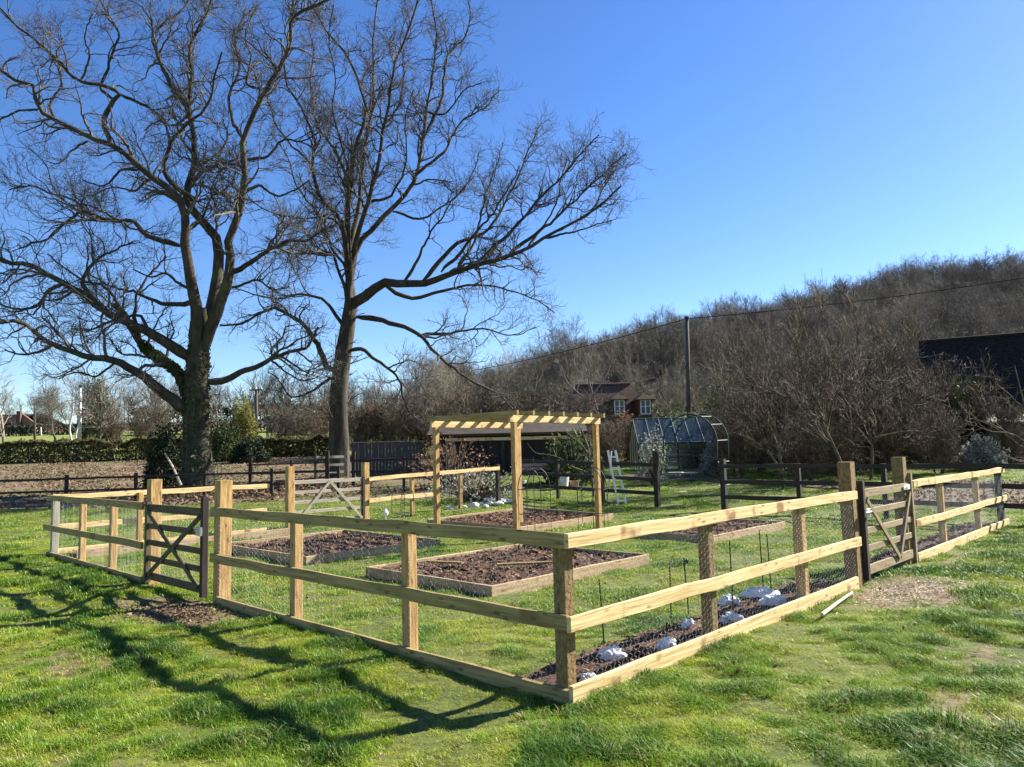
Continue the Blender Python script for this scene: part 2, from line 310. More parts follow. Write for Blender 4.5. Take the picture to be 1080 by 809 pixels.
sheet('field', np.linspace(-300, -60, 30), np.linspace(-14, 24, 10), 'meadow', 0, 'open grass out to the left of the garden')

# ------------------------------------------------------------------ scattered stuff by instances
def scatter(name, pts, rotz, scl, protos, kind_label, parent=None):
    """points of one mesh carry instances picked from a prototype collection"""
    me = bpy.data.meshes.new(name); n = len(pts); me.vertices.add(n); me.vertices.foreach_set('co', np.asarray(pts, np.float32).ravel())
    a = me.attributes.new('rz', 'FLOAT_VECTOR', 'POINT'); r = np.zeros((n, 3), np.float32); r[:, 2] = rotz; a.data.foreach_set('vector', r.ravel())
    a = me.attributes.new('sc', 'FLOAT_VECTOR', 'POINT'); a.data.foreach_set('vector', np.asarray(scl, np.float32).ravel())
    o = bpy.data.objects.new(name, me); COL.objects.link(o); tag(o, kind_label, None, None, 'stuff')
    cl = bpy.data.collections.new(name+'_kinds')
    for p in protos: cl.objects.link(p)
    g = bpy.data.node_groups.new(name+'_nodes', 'GeometryNodeTree'); g.interface.new_socket('Geometry', in_out='INPUT', socket_type='NodeSocketGeometry'); g.interface.new_socket('Geometry', in_out='OUTPUT', socket_type='NodeSocketGeometry')
    N = g.nodes; L = g.links; gi = N.new('NodeGroupInput'); go = N.new('NodeGroupOutput'); ip = N.new('GeometryNodeInstanceOnPoints'); ci = N.new('GeometryNodeCollectionInfo')
    ci.inputs['Collection'].default_value = cl; ci.inputs['Separate Children'].default_value = True; ci.inputs['Reset Children'].default_value = True
    def na(nm):
        q = N.new('GeometryNodeInputNamedAttribute'); q.data_type = 'FLOAT_VECTOR'; q.inputs['Name'].default_value = nm; return q.outputs['Attribute']
    L.new(gi.outputs[0], ip.inputs['Points']); L.new(ci.outputs[0], ip.inputs['Instance']); ip.inputs['Pick Instance'].default_value = True
    L.new(na('rz'), ip.inputs['Rotation']); L.new(na('sc'), ip.inputs['Scale']); L.new(ip.outputs[0], go.inputs[0])
    md = o.modifiers.new('scatter', 'NODES'); md.node_group = g
    return o
def tuft(name, nb, spread, h, w, lean):
    """a handful of bent grass blades"""
    mb = MB(); vs = []; fs = []
    for k in range(nb):
        a = rng.uniform(0, 6.28); r = spread*math.sqrt(rng.uniform()); b = A(r*math.cos(a), r*math.sin(a), -.01)
        hh = h*rng.uniform(.55, 1.25); az = rng.uniform(0, 6.28); ln = lean*rng.uniform(.2, 1.3); d = A(math.cos(az), math.sin(az), 0); s = A(-d[1], d[0], 0)*w*rng.uniform(.6, 1.2)
        m = b+d*hh*ln*.35+A(0, 0, hh*.6); t = b+d*hh*ln+A(0, 0, hh*(1-.25*ln))
        o = len(vs); vs += [b-s, b+s, m+s*.8, m-s*.8, t]; fs += [(o, o+1, o+2), (o, o+2, o+3), (o+3, o+2, o+4)]
    return bpy.data.objects.new(name, mb.add(vs, [np.array(fs)]).mesh(name, 'grass', gc=False))
BEDS = {'A': (2.95, 5.45, 2.15, 5.35), 'B': (7.1, 10.2, 2.2, 4.9), 'C': (7.3, 10.3, 7.2, 10.4), 'D': (3.3, 5.4, 7.8, 10.8)}
def to_uv(x, y):
    Mi = np.linalg.inv(np.array([[U[0], V[0]], [U[1], V[1]]])); w = np.stack([x-C0[0], y-C0[1]], -1); r = w@Mi.T; return r[..., 0], r[..., 1]
def in_beds(x, y, m=0.0):
    u, v = to_uv(x, y); k = np.zeros(x.shape, bool)
    for (a, b, c, d) in BEDS.values(): k |= (u > a-m) & (u < b+m) & (v > c-m) & (v < d+m)
    k |= (u > 0) & (u < .62+.1*np.sin(v*2.3)) & (v > 0.1) & (v < 5.1); k |= (u > 0) & (u < .6) & (v > 7.4) & (v < 13.3)
    k |= (u > 11.5) & (u < 12.15) & (v > .3) & (v < 4.4)
    return k
def grass_points(n, y0, y1, m, seed, keep=None):
    r = np.random.default_rng(seed); y = np.sqrt(r.uniform(y0*y0, y1*y1, n)); x = r.uniform(-1, 1, n)*(.78*y+m)
    d = dirt_at(x, y); k = ~in_beds(x, y, .03) & (r.uniform(size=n) > d*1.0)
    x, y = x[k], y[k]; nz = vnoise(x, y, 1.1, 20.); n2 = vnoise(x, y, 4., 40.)
    p = .66+1.1*nz+.8*n2; kk = r.uniform(size=len(x)) < np.clip(p+.35, .3, 1); x, y, nz, n2 = x[kk], y[kk], nz[kk], n2[kk]
    u, v = to_uv(x, y); inside = (u > 0) & (v > 0)
    z = terr(x, y)+bumps(x, y); s = np.clip(.72+1.35*nz+1.35*n2, .25, 2.5)*np.where(inside, .7, 1)*r.uniform(.75, 1.25, len(x))
    return np.stack([x, y, z], -1), r.uniform(0, 6.28, len(x)), s
near = [tuft('grass_tuft', 16, .045, .050, .0021, .9) for _ in range(4)]+[tuft('grass_tuft', 20, .06, .066, .0023, 1.1) for _ in range(2)]
p, rz, s = grass_points(62000, 2.0, 7.5, 1.2, 1)
scatter('grass', p, rz, np.stack([s**.4, s**.4, s], -1), near, 'short tufted green grass of the near lawn')
midp = [tuft('grass_tuft', 18, .09, .055, .0036, 1.0) for _ in range(4)]
p, rz, s = grass_points(64000, 7.5, 15, 1.5, 2)
scatter('grass', p, rz, np.stack([s**.4, s**.4, s], -1), midp, 'mown green grass between the raised beds')
farp = [tuft('grass_tuft', 18, .17, .065, .007, 1.0) for _ in range(4)]
p, rz, s = grass_points(46000, 15, 34, 2, 3)
k = ~((p[:, 1] > 23.5) & (p[:, 0] < -1.5)); p, rz, s = p[k], rz[k], s[k]
scatter('grass', p, rz, np.stack([s**.3, s**.3, s], -1), farp, 'rough grass towards the back fence and greenhouse')
# fallen leaves on the field, wood chips by the gates
def leaves(name, x, y, size, m, label, lift=.02, flat=.5, nar=.6):
    n = len(x); z = terr(x, y)+bumps(x, y)+lift*rng.uniform(.5, 1.5, n); a = rng.normal(size=(n, 3)); a[:, 2] *= flat; a /= np.linalg.norm(a, axis=1)[:, None]
    b = np.cross(a, A(0, 0, 1)+.5*rng.normal(size=(n, 3))); b /= np.linalg.norm(b, axis=1)[:, None]; s = size*rng.uniform(.5, 1.3, n)[:, None]
    return tag(MB().quads(np.stack([x, y, z], -1), a*s, b*s*nar).build(name, m, gc=False), label, None, None, 'stuff')
n = 42000; y = np.sqrt(rng.uniform(23.5**2, 50.2**2, n)); x = -1.5-rng.uniform(0, 1, n)*(.72*y); k = rng.uniform(size=n) < .55+1.1*vnoise(x, y, .35, 61.)+.6*vnoise(x, y, 1.2, 62.); x = x[k]; y = y[k]; leaves('fallen_leaves', x, y, .065, 'litter', 'brown fallen leaves strewn over the field', .03)
n = 900; y = np.sqrt(rng.uniform(2.2**2, 13**2, n)); x = rng.uniform(-1, 1, n)*(.8*y+1); k = ~in_beds(x, y, .05); leaves('fallen_leaves', x[k], y[k], .022, 'litter', 'few dry oak leaves scattered over the near lawn', .035)
n = 5200; a = rng.uniform(0, 6.28, n); r = np.abs(rng.normal(0, 1, n))*1.5; leaves('fallen_leaves', -10.2+r*np.cos(a)*1.4, 27.2+r*np.sin(a), .08, 'litter', 'heap of fallen leaves around the ivy-clad oak', .1)
n = 1500; c = DIRT[1][0]; p_ = rng.normal(0, .42, n)+.15; q_ = rng.normal(0, .2, n); leaves('wood_chips', c[0]-p_*U[0]+q_*V[0], c[1]-p_*U[1]+q_*V[1], .022, 'litter', 'wood chips trodden on the earth outside the left gate', .012)
n = 2600; c = DIRT[0][0]; p_ = rng.normal(0, .5, n); q_ = rng.normal(0, .26, n); leaves('dry_thatch', c[0]+p_*V[0]+q_*U[0], c[1]+p_*V[1]+q_*U[1], .026, 'deadstick', 'trodden dry thatch on the earth outside the right gate', .012, .3, .13)

# ------------------------------------------------------------------ fences and gates
def P3(p, z): return A(p[0], p[1], p[2]+z)
def netting(mb, P, D, s0, s1, z0, z1, out, cell=.05, r=.0012):
    n = max(2, int((s1-s0)/cell)); m = max(2, int((z1-z0)/(cell*.5)))
    wires = []
    for k in range(n):
        pts = []; sg = 1 if k % 2 == 0 else -1
        for j in range(m*2+1):
            t = j//2; off = (cell*.46 if ((t+k) % 2 == 0) else 0)
            s = s0+(k+.25)*cell+off*.98; z = z0+(j*.5)*(z1-z0)/m
            pts.append(P+D*s+out+A(0, 0, z))
        wires.append(pts)
    W = np.array(wires); W = W+rng.normal(0, .0015, W.shape); W[:, :, 2] += terr(W[:, :, 0], W[:, :, 1])
    mb.tubes(W, np.full(W.shape[:2], r), 3); return mb
def fence(label, P, D, OUT, posts, rails, board=None, net=None, mats=('rail', 'post', 'rail'), group='pine post and rail fences', rail_t=.036, name='post_and_rail_fence', bz=.045):
    """posts (s, width, height, mat); rails (s0, s1, ztop, height); OUT outward normal"""
    P = A(P[0], P[1], 0); root = empty(name, (P[0], P[1], gz(P[0], P[1])), label, 'fence', group)
    def pt(s, z, o=0.0):
        q = P+D*s+OUT*o; return A(q[0], q[1], gz(q[0], q[1])+z)
    for s, w, h, m in posts:
        b = MB(); lean = rng.normal(0, .006, 2)
        q0 = pt(s, -.25, -w/2-.004); q1 = pt(s, h, -w/2-.004)+A(lean[0], lean[1], 0)
        b.beam(q0, q1, w, w, up=OUT, ch=.006, seg=4, wob=.001); b.build('post', m, root)
    for s0, s1, zt, h in rails:
        b = MB(); sg = max(1, int((s1-s0)/.45)); b.beam(pt(s0, zt-h/2, rail_t/2), pt(s1, zt-h/2, rail_t/2), rail_t, h, ch=.004, seg=sg, wob=.0055); b.build('rail', mats[0], root)
    if board:
        for s0, s1 in board:
            b = MB(); b.beam(pt(s0, bz, rail_t/2), pt(s1, bz, rail_t/2), rail_t, .15, ch=.004, seg=max(1, int((s1-s0)/.4)), wob=.003); b.build('gravel_board', mats[2], root)
    if net:
        b = MB(); netting(b, P, D, net[0], net[1], .08, net[2], OUT*.0); b.build('wire_netting', 'wire', root, gc=False)
    return root
RT, RM, RH = 1.09, .555, .098
fence('pale pine fence run from the near corner to the X-braced left gate', C0, U, -V,
      [(.09, .1, 1.06, 'corner'), (1.76, .095, 1.05, 'post'), (3.6, .095, 1.05, 'post'), (5.34, .15, 1.40, 'post')],
      [(0.0, 5.42, RT, RH), (0.0, 5.42, RM, RH)], [(0.0, 5.25)], (.1, 5.3, .98), ('rail_green_shade', 'post', 'rail_green_shade'), bz=.012)
fence('short pine fence run left of the X-braced gate ending in a grey corner post', C0, U, -V,
      [(7.5, .15, 1.40, 'post'), (9.02, .09, 1.05, 'post'), (10.5, .09, 1.05, 'post'), (12.15, .11, 1.05, 'grey_wood')],
      [(7.62, 12.4, RT, RH), (7.62, 12.55, RM, RH)], [(7.6, 12.3)], (7.6, 12.2, .98), ('rail_green_shade', 'post', 'rail_green_shade'), bz=.012)
fence('sunlit pine fence run from the near corner past the white bags to the V-braced gate', C0, V, -U,
      [(1.9, .1, 1.05, 'corner'), (3.8, .1, 1.05, 'post'), (5.34, .15, 1.43, 'corner')],
      [(-.034, 5.30, RT+.002, RH), (-.034, 5.33, RM+.002, RH+.004)], [(-.034, 5.15)], (.1, 5.2, .98), ('rail', 'post', 'rail'))
fence('sunlit pine fence run right of the V-braced gate', C0, V, -U,
      [(7.3, .15, 1.45, 'corner'), (9.1, .09, 1.05, 'post'), (11.4, .09, 1.05, 'post'), (13.35, .11, 1.06, 'dark_wood')],
      [(7.52, 13.5, RT+.03, RH), (7.52, 13.5, RM+.02, RH)], [(7.5, 13.5)], (7.5, 13.3, .98), ('rail', 'post', 'rail'))
Lc = C0+12.2*U
fence('pine fence run on the far left beyond the border bed, stopping short of a gate', Lc, V, U*1.0,
      [(1.5, .09, 1.05, 'post'), (3.05, .09, 1.05, 'post'), (4.70, .15, 1.45, 'post')],
      [(0.02, 4.25, RT, RH), (.02, 4.25, RM, RH)], [(.02, 4.3)], None, ('rail', 'post', 'rail'))
fence('pine fence run at the back ending in a dark post behind the pergola', Lc, V, -U,
      [(6.85, .15, 1.45, 'post'), (8.3, .09, 1.05, 'post'), (10.0, .09, 1.05, 'post'), (11.5, .11, 1.15, 'dark_wood')],
      [(6.9, 11.5, RT, RH), (6.9, 9.0, RM, RH)], None, None, ('rail', 'post', 'rail'))
# creosoted fences behind
Bk = C0+13.4*V
fence('dark creosoted three-rail fence left of the garden arch', Bk, U, -V,
      [(8.05, .13, 1.5, 'dark_wood'), (9.9, .1, 1.2, 'dark_wood'), (11.6, .1, 1.2, 'dark_wood'), (13.4, .1, 1.2, 'dark_wood')],
      [(8.05, 13.5, 1.17, .1), (8.05, 13.5, .78, .1), (8.05, 13.5, .4, .1)], None, None, ('dark_wood',)*3, 'creosoted fences')
fence('dark creosoted three-rail fence right of the garden arch', Bk, U, -V,
      [(6.05, .13, 1.3, 'dark_wood'), (4.1, .1, 1.2, 'dark_wood'), (2.2, .1, 1.2, 'dark_wood'), (-1.7, .1, 1.2, 'dark_wood'), (-3.6, .1, 1.2, 'dark_wood')],
      [(-4.5, 6.1, 1.17, .1), (-4.5, 6.1, .78, .1), (-4.5, 6.1, .4, .1)], None, None, ('dark_wood',)*3, 'creosoted fences')
fa = A(-19.5, 24.6, 0); fd = A(1, .09, 0); fd /= np.linalg.norm(fd); fo = A(.09, -1, 0)
fence('low dark two-rail fence across the leafy field under the oaks', fa, fd, fo,
      [(2.2+i*2.25, .1, .95, 'dark_wood') for i in range(7)], [(0, 13.4, .86, .07), (0, 13.4, .45, .07)], None, None, ('dark_wood',)*3, 'creosoted fences')
fence('dark rail fence between the pale field gate and the boarded barn', A(-6.2, 28.2, 0), fd, fo,
      [(.1, .13, 1.35, 'dark_wood'), (2.0, .1, 1.1, 'dark_wood'), (4.1, .1, 1.1, 'dark_wood')], [(0, 5.6, 1.05, .09), (0, 5.6, .62, .09)], None, None, ('dark_wood',)*3, 'creosoted fences')
fence('dark wire field fence left of the pale field gate', A(-9.9, 27.6, 0), fd, fo,
      [(.1, .12, 1.3, 'dark_wood'), (1.6, .09, 1.1, 'dark_wood'), (2.9, .14, 1.4, 'dark_wood')], [(0, 2.9, 1.0, .05), (0, 2.9, .66, .05), (0, 2.9, .33, .05)], None, None, ('dark_wood',)*3, 'creosoted fences')

def gate(label, P, D, OUT, s0, s1, h, rails, brace, mt, mstile, net=False, sign=False, latch=False, tall=(0, 0), group='timber garden gates', z0=.06):
    P = A(P[0], P[1], 0); b0 = P+D*s0; root = empty('timber_gate', (b0[0], b0[1], gz(b0[0], b0[1])), label, 'gate', group)
    zb = gz(*(P+D*(s0+s1)/2)[:2])
    def pt(s, z, o=0.0): q = P+D*s+OUT*o; return A(q[0], q[1], zb+z)
    for i, s in enumerate((s0, s1)):
        MB().beam(pt(s, .03), pt(s, h+tall[i]), .075, .07, up=D, ch=.005, seg=3, wob=.001).build('stile', mstile[i], root)
    for z, hh in rails:
        MB().beam(pt(s0+.036, z), pt(s1-.036, z), .028, hh, seg=2, wob=.001).build('rail', mt, root)
    for (sa, za, sb, zb_) in brace:
        a_ = pt(s0+(s1-s0)*sa, za, .030); c_ = pt(s0+(s1-s0)*sb, zb_, .030); MB().beam(a_, c_, .022, .065, up=np.cross(c_-a_, OUT)).build('brace', mt, root)
    if net:
        b = MB(); netting(b, P, D, s0, s1, .1, h-.05, -OUT*.02); b.build('wire_netting', 'wire', root, gc=False)
    if sign:
        sc = s1-.22; MB().beam(pt(sc-.13, h-.055, .031), pt(sc+.13, h-.055, .031), .006, .062, ch=.001).build('sign_plate', 'white', root)
        MB().beam(pt(sc-.105, h-.07, .036), pt(sc+.03, h-.07, .036), .003, .008, ch=.0005).build('plate_mark', 'blackmetal', root)
        MB().beam(pt(sc-.035, h-.05, .036), pt(sc+.035, h-.05, .036), .003, .014, ch=.0005).build('plate_mark', 'zinc', root)
    if latch:
        sL = latch; k = MB().beam(pt(sL-.05, h-.28, .06), pt(sL+.07, h-.28, .06), .03, .10, ch=.003); k.beam(pt(sL-.12, h-.27, .085), pt(sL+.06, h-.27, .085), .018, .022); k.build('latch', 'zinc', root)
    return root
gate('X-braced five-bar pine gate in shade between two tall pale posts', C0, U, -V, 5.66, 7.46, 1.08, [(1.02, .10), (.78, .075), (.56, .075), (.35, .075), (.12, .10)], [(.03, .97, .93, .15), (.05, .14, .97, .97)], 'shade_wood', ('dark_wood', 'shade_wood'), latch=5.66, tall=(.12, .02), net=True)  # timbers coloured dark for the shade they stand in
gate('V-braced pine gate with a white plate on its sunlit top rail', C0, V, -U, 5.52, 7.42, 1.10, [(1.045, .10), (.82, .075), (.6, .075), (.39, .075), (.14, .11)], [(.05, .97, .62, .17), (.95, .97, .64, .17)], 'gate_wood', ('dark_wood', 'gate_wood'), net=True, sign=True, tall=(.10, .13), latch=5.52)
gate('weathered gate with an inverted V brace on the far left side', Lc, V, -U, 4.82, 6.74, 1.12, [(1.06, .09), (.83, .075), (.6, .075), (.38, .075), (.14, .09)], [(.03, .12, .5, 1.05), (.97, .12, .5, 1.05)], 'grey_wood', ('grey_wood', 'dark_wood'))
gate('small pale field gate standing ajar beside the far oak trunk', A(-7.45, 27.9, 0), A(.8, .6, 0), A(.6, -.8, 0), 0, 1.3, 1.3, [(1.15, .1), (.85, .09), (.58, .09), (.3, .09)], [], 'grey_wood', ('dark_wood', 'grey_wood'), tall=(.1, .15))

# ------------------------------------------------------------------ raised beds
def chips(mb, n, u0, u1, v0, v1, z, size):
    u = rng.uniform(u0, u1, n); v = rng.uniform(v0, v1, n); p = C0[None]+u[:, None]*U+v[:, None]*V; p[:, 2] = terr(p[:, 0], p[:, 1])+z+.035*vnoise(p[:, 0], p[:, 1], 3., 70.)+rng.uniform(0, .018, n)
    a = rng.normal(size=(n, 3)); a[:, 2] *= .35; a /= np.linalg.norm(a, axis=1)[:, None]; b = np.cross(a, A(0, 0, 1)+.5*rng.normal(size=(n, 3))); b /= np.linalg.norm(b, axis=1)[:, None]
    s = size*np.exp(rng.normal(-.05, .6, n))[:, None]; mb.quads(p, a*s, b*s*.4); return mb
def soil_sheet(u0, u1, v0, v1, z, amp=.03, seed=0., step=.09):
    us = np.arange(u0, u1+.01, (u1-u0)/max(2, round((u1-u0)/step))); vs = np.arange(v0, v1+.01, (v1-v0)/max(2, round((v1-v0)/step))); UU, VV = np.meshgrid(us, vs)
    X = C0[0]+UU*U[0]+VV*V[0]; Y = C0[1]+UU*U[1]+VV*V[1]; Z = terr(X, Y)+z+amp*vnoise(X, Y, 3., 70.)+amp*.5*vnoise(X, Y, 9., 7.+seed)
    n, k = X.shape; i = np.arange((n-1)*k).reshape(n-1, k)[:, :-1]; q = np.stack([i, i+1, i+k+1, i+k], -1).reshape(-1, 4)
    return MB().add(np.stack([X, Y, Z], -1).reshape(-1, 3), [q[:, ::-1]])
def raised_bed(key, label, h=.135, t=.045):
    u0, u1, v0, v1 = BEDS[key]; c = uv((u0+u1)/2, (v0+v1)/2); root = empty('raised_bed', c, label, 'raised bed', 'timber raised beds')
    for a, b in (((u0, v0), (u0, v1)), ((u1, v0), (u1, v1)), ((u0+t, v0+t/2), (u1-t, v0+t/2)), ((u0+t, v1-t/2), (u1-t, v1-t/2))):
        if a[0] == b[0]: sh = t/2 if a[0] == u0 else -t/2; p0, p1 = uv(a[0]+sh, a[1], h/2-.02), uv(b[0]+sh, b[1], h/2-.02)
        else: p0, p1 = uv(*a, h/2-.02), uv(*b, h/2-.02)
        MB().beam(p0, p1, t-.003, h+.04, ch=.006, seg=5, wob=.003).build('board', 'bed_board', root)
    soil_sheet(u0+t, u1-t, v0+t, v1-t, h-.05, .045).build('soil', 'soil', root, smooth=True, gc=False)
    m = chips(MB(), int(520*(u1-u0)*(v1-v0)), u0+.07, u1-.07, v0+.07, v1-.07, h-.045, .020).build('bark_mulch', 'chip', root, gc=False); m['kind'] = 'stuff'
    return root
raised_bed('A', 'nearest square raised bed of dark bark behind the corner post')
raised_bed('B', 'raised bed on the left with pergola shadow stripes on its front board')
raised_bed('C', 'raised bed beyond the pergola with pale stones behind it')
raised_bed('D', 'raised bed near the right fence seen over its top rail')
def border(label, u0, u1, v0, v1, inner=None):
    root = empty('border_bed', uv((u0+u1)/2, (v0+v1)/2), label, 'flower bed', 'soil borders along the fences')
    soil_sheet(u0, u1, v0, v1, .035, .03).build('soil', 'soil', root, smooth=True, gc=False)
    m = chips(MB(), int(480*(u1-u0)*(v1-v0)), u0, u1, v0, v1, .045, .018).build('bark_mulch', 'chip', root, gc=False); m['kind'] = 'stuff'
    if inner: MB().beam(uv(inner, v0, .06), uv(inner, v1, .06), .04, .15, seg=5, wob=.003).build('edging_board', 'bed_board', root)
border('dark soil border under the sunlit fence with white bags', -.002, .62, .1, 5.15)
border('dark soil border under the fence right of the V-braced gate', -.002, .6, 7.5, 13.25)
border('narrow soil border with a board edge along the far left fence', 11.55, 12.16, .25, 4.4, 11.53)
# loose boards lying on the nearest bed
for k, (u, v, ang, ln, lab) in enumerate([(4.75, 3.0, 35, .55, 'short plank lying on the dark bark in the left half of the nearest bed'), (3.75, 3.55, 70, .75, 'longer plank lying mid-bed on the bark of the nearest bed')]):
    d = A(math.cos(rad(ang-60)), math.sin(rad(ang-60)), 0); p = uv(u, v, .155); b = MB().beam(p-d*ln/2, p+d*ln/2, .09, .025, seg=2, wob=.002); tag(b.build('plank', 'corner', loc=p), lab, 'plank', 'planks on the near bed')

# ------------------------------------------------------------------ pergola
pu0, pu1, pv0, pv1 = 6.0, 8.2, 5.75, 8.15
root = empty('pergola', uv(7.1, 6.95), 'pine pergola of four posts with an open slatted roof over the beds', 'pergola')
def P4(u, v, z): q = uv(u, v); return A(q[0], q[1], gz(*uv(pu0, pv0)[:2])+z)
for u, v in ((pu0, pv0), (pu1, pv0), (pu0, pv1), (pu1, pv1)):
    MB().beam(P4(u, v, -.3), P4(u, v, 2.19), .1, .1, up=V, ch=.006, seg=5, wob=.001).build('post', 'post', root)
for u in (pu0, pu1): MB().beam(P4(u, pv0-.12, 2.255), P4(u, pv1+.14, 2.255), .05, .125, seg=5, wob=.001).build('beam', 'rail', root)
for i in range(7):
    v = pv0-.06+i*(pv1-pv0+.16)/6; MB().beam(P4(pu0-.16, v, 2.36), P4(pu1+.16, v, 2.36), .05, .085, seg=4, wob=.001).build('rafter', 'rail_green_shade', root)  # rafters in the shade-darkened pine, beams in the pale one

# ------------------------------------------------------------------ plant supports, canes, bags
def obelisk(label, c, w, h, ang=0.0, arch=True):
    root = empty('plant_support', c, label, 'plant support', 'black metal plant supports'); ca, sa = math.cos(ang), math.sin(ang)
    def q(x, y, z): return A(c[0]+x*ca-y*sa, c[1]+x*sa+y*ca, c[2]+z)
    for y in (-w/2, w/2):
        pts = [q(-w/2, y, -.05), q(-w/2, y, h*.72)]+[q(-w/2*math.cos(t), y, h*.72+h*.28*math.sin(t)) for t in np.linspace(.2, math.pi-.2, 9)]+[q(w/2, y, h*.72), q(w/2, y, -.05)]
        MB().tube(pts, .008, 6).build('hoop', 'blackmetal', root, smooth=True, gc=False)
    for z in (.08, h*.4, h*.72):
        MB().tube([q(-w/2, -w/2, z), q(w/2, -w/2, z), q(w/2, w/2, z), q(-w/2, w/2, z), q(-w/2, -w/2, z)], .005, 5).build('ring', 'blackmetal', root, gc=False)
    MB().tube([q(0, 0, -.05), q(0, 0, h*1.15)], .006, 5).build('stake', 'blackmetal', root, gc=False)
g = at(565, 585, 12.6); obelisk('tall black hooped plant support left of the right pergola post', A(g[0], g[1], .10), .42, 1.28, rad(20))
g = at(627, 583, 12.2); obelisk('tall black hooped plant support below the right pergola post', A(g[0], g[1], .10), .42, 1.28, rad(-15))
g = uv(9.9, 6.2); obelisk('small black hoop support beside the left pergola post', g, .34, .95, rad(45))
g = uv(11.3, 9.2); obelisk('small black hoop support by the pale stones', g, .4, .75, rad(30))
def cane(p, h, lab, tilt=(0, 0), knob=False):
    b = MB().tube([p+A(0, 0, -.1), p+A(tilt[0]*h*.5, tilt[1]*h*.5, h*.5), p+A(tilt[0]*h, tilt[1]*h, h)], [.007, .0065, .006], 6)
    if knob: b.lathe([(.004, h-.05), (.02, h-.035), (.02, h-.015), (.004, h)], p, 8)
    tag(b.build('cane', 'blackmetal', loc=p, gc=False), lab, 'cane', 'dark canes in the soil border')
CN = [((638, 684), .56, 'thin dark cane leaning over the nearest white bag behind the corner post', (-.05, .02), 0), ((708, 661), .58, 'thin dark cane behind the second white bag', (.02, 0), 0), ((727, 651), .56, 'dark cane with a small knob just left of the second fence post', (-.05, 0), 1),
      ((774, 657), .76, 'thick dark cane between the pair of white bags right of the second post', (0, 0), 0), ((806, 630), .72, 'tall dark cane rising from the large flat white bag', (-.02, 0), 0), ((814, 628), .66, 'dark cane between the large flat bag and the bag by the third post', (-.02, .02), 0)]
for (px, py), h, lab, tl, kn in CN:
    g = gnd(px, py); cane(A(g[0], g[1], gz(g[0], g[1])), h, lab, tl, kn)
def bag(p, sx, sy, sz, lab, seed):
    r = np.random.default_rng(seed); vs = []; n1, n2 = 16, 30
    for i in range(n1+1):
        th = i/n1*math.pi*.5
        for k in range(n2):
            ph = k/n2*2*math.pi; d = A(math.sin(th+.02)*math.cos(ph), math.sin(th+.02)*math.sin(ph), math.cos(th))
            j = .95+.42*mnoise.noise(Vector(d*1.9)+Vector((seed*3.1, 0, 0)))+.30*(abs(mnoise.noise(Vector(d*3.2)+Vector((0, seed*2., 0))))-.2)+.13*(abs(mnoise.noise(Vector(d*7)+Vector((seed, 0, 0))))-.2); fl = 1+.3*max(0, th-1.1)
            vs.append(p+A(d[0]*sx*j*fl, d[1]*sy*j*fl, d[2]*sz*j-.005))
    q = [(i*n2+k, (i+1)*n2+k, (i+1)*n2+(k+1) % n2, i*n2+(k+1) % n2) for i in range(n1) for k in range(n2)]
    tag(MB().add(vs, [np.array(q)]).build('fabric_bag', 'bag', loc=p, gc=False), lab, 'bag', 'white fabric bags on the soil border')
BG = [((645, 699), .12, .10, .10, 'crumpled white bag nearest the corner post, behind the leaning cane'), ((704, 691), .10, .085, .12, 'upright white bag midway between corner post and second post'), ((727, 668), .075, .055, .11, 'small white bag tight against the left of the second post'),
      ((770, 642), .13, .10, .12, 'white bag at the foot of the thick cane, rear of a pair'), ((773, 661), .13, .08, .10, 'white bag by the gravel board, front of a pair'), ((801, 633), .21, .14, .13, 'largest flat white bag spread at the back of the border'), ((817, 642), .14, .10, .13, 'white bag just left of the third fence post'), ((622, 726), .07, .06, .09, 'white bag scrap half hidden at the right foot of the corner post')]
for k, ((px, py), sx, sy, sz, lab) in enumerate(BG):
    g = gnd(px, py); bag(A(g[0], g[1], .045), sx*.88, sy*.88, sz*.72, lab, k+1)
g0, g1 = uv(-.17, 4.55), uv(-.33, 3.3); b = MB().tube([P3(g1, .05), P3((g0+g1)/2, .055), P3(g0, .05)], [.018, .015, .012], 8); tag(b.build('stick', 'deadstick', loc=g0, gc=False), 'pale round stick lying in the grass below the sunlit gravel board', 'stick')
b = MB(); q = uv(10.6, 6.25, .30); b.lathe([(.05, 0), (.06, .06), (.025, .11), (.005, .14)], q, 8); b.tube([q-A(0, 0, .35), q], .006, 5); tag(b.build('plant_tag', 'white', loc=q, gc=False), 'small white marker by the left pergola post', 'marker')
# pale stones along the back
def stone(p, s, lab, seed):
    vs = []; n1, n2 = 6, 10
    for i in range(n1+1):
        for k in range(n2):
            th = i/n1*math.pi; ph = k/n2*6.283; d = A(math.sin(th)*math.cos(ph), math.sin(th)*math.sin(ph), math.cos(th)); j = 1+.35*mnoise.noise(Vector(d*1.6)+Vector((seed*4., 1, 0))); vs.append(p+d*j*A(s, s*.75, s*.5))
    q = [(i*n2+k, (i+1)*n2+k, (i+1)*n2+(k+1) % n2, i*n2+(k+1) % n2) for i in range(n1) for k in range(n2)]
    tag(MB().add(vs, [np.array(q)]).build('stone', 'stone', loc=p, gc=False), lab, 'stone', 'pale stones behind the beds')
for k in range(13):
    px = [475, 489, 500, 507, 512, 517, 521, 526, 530, 536, 514, 506, 523][k]; py = [538, 537, 535, 533, 536, 533, 530, 533, 531, 531, 529, 528, 527][k]; g = gnd(px, py); stone(A(g[0], g[1], g[2]+.05), rng.uniform(.10, .19), 'pale rounded stone in the row behind the far raised bed', k)

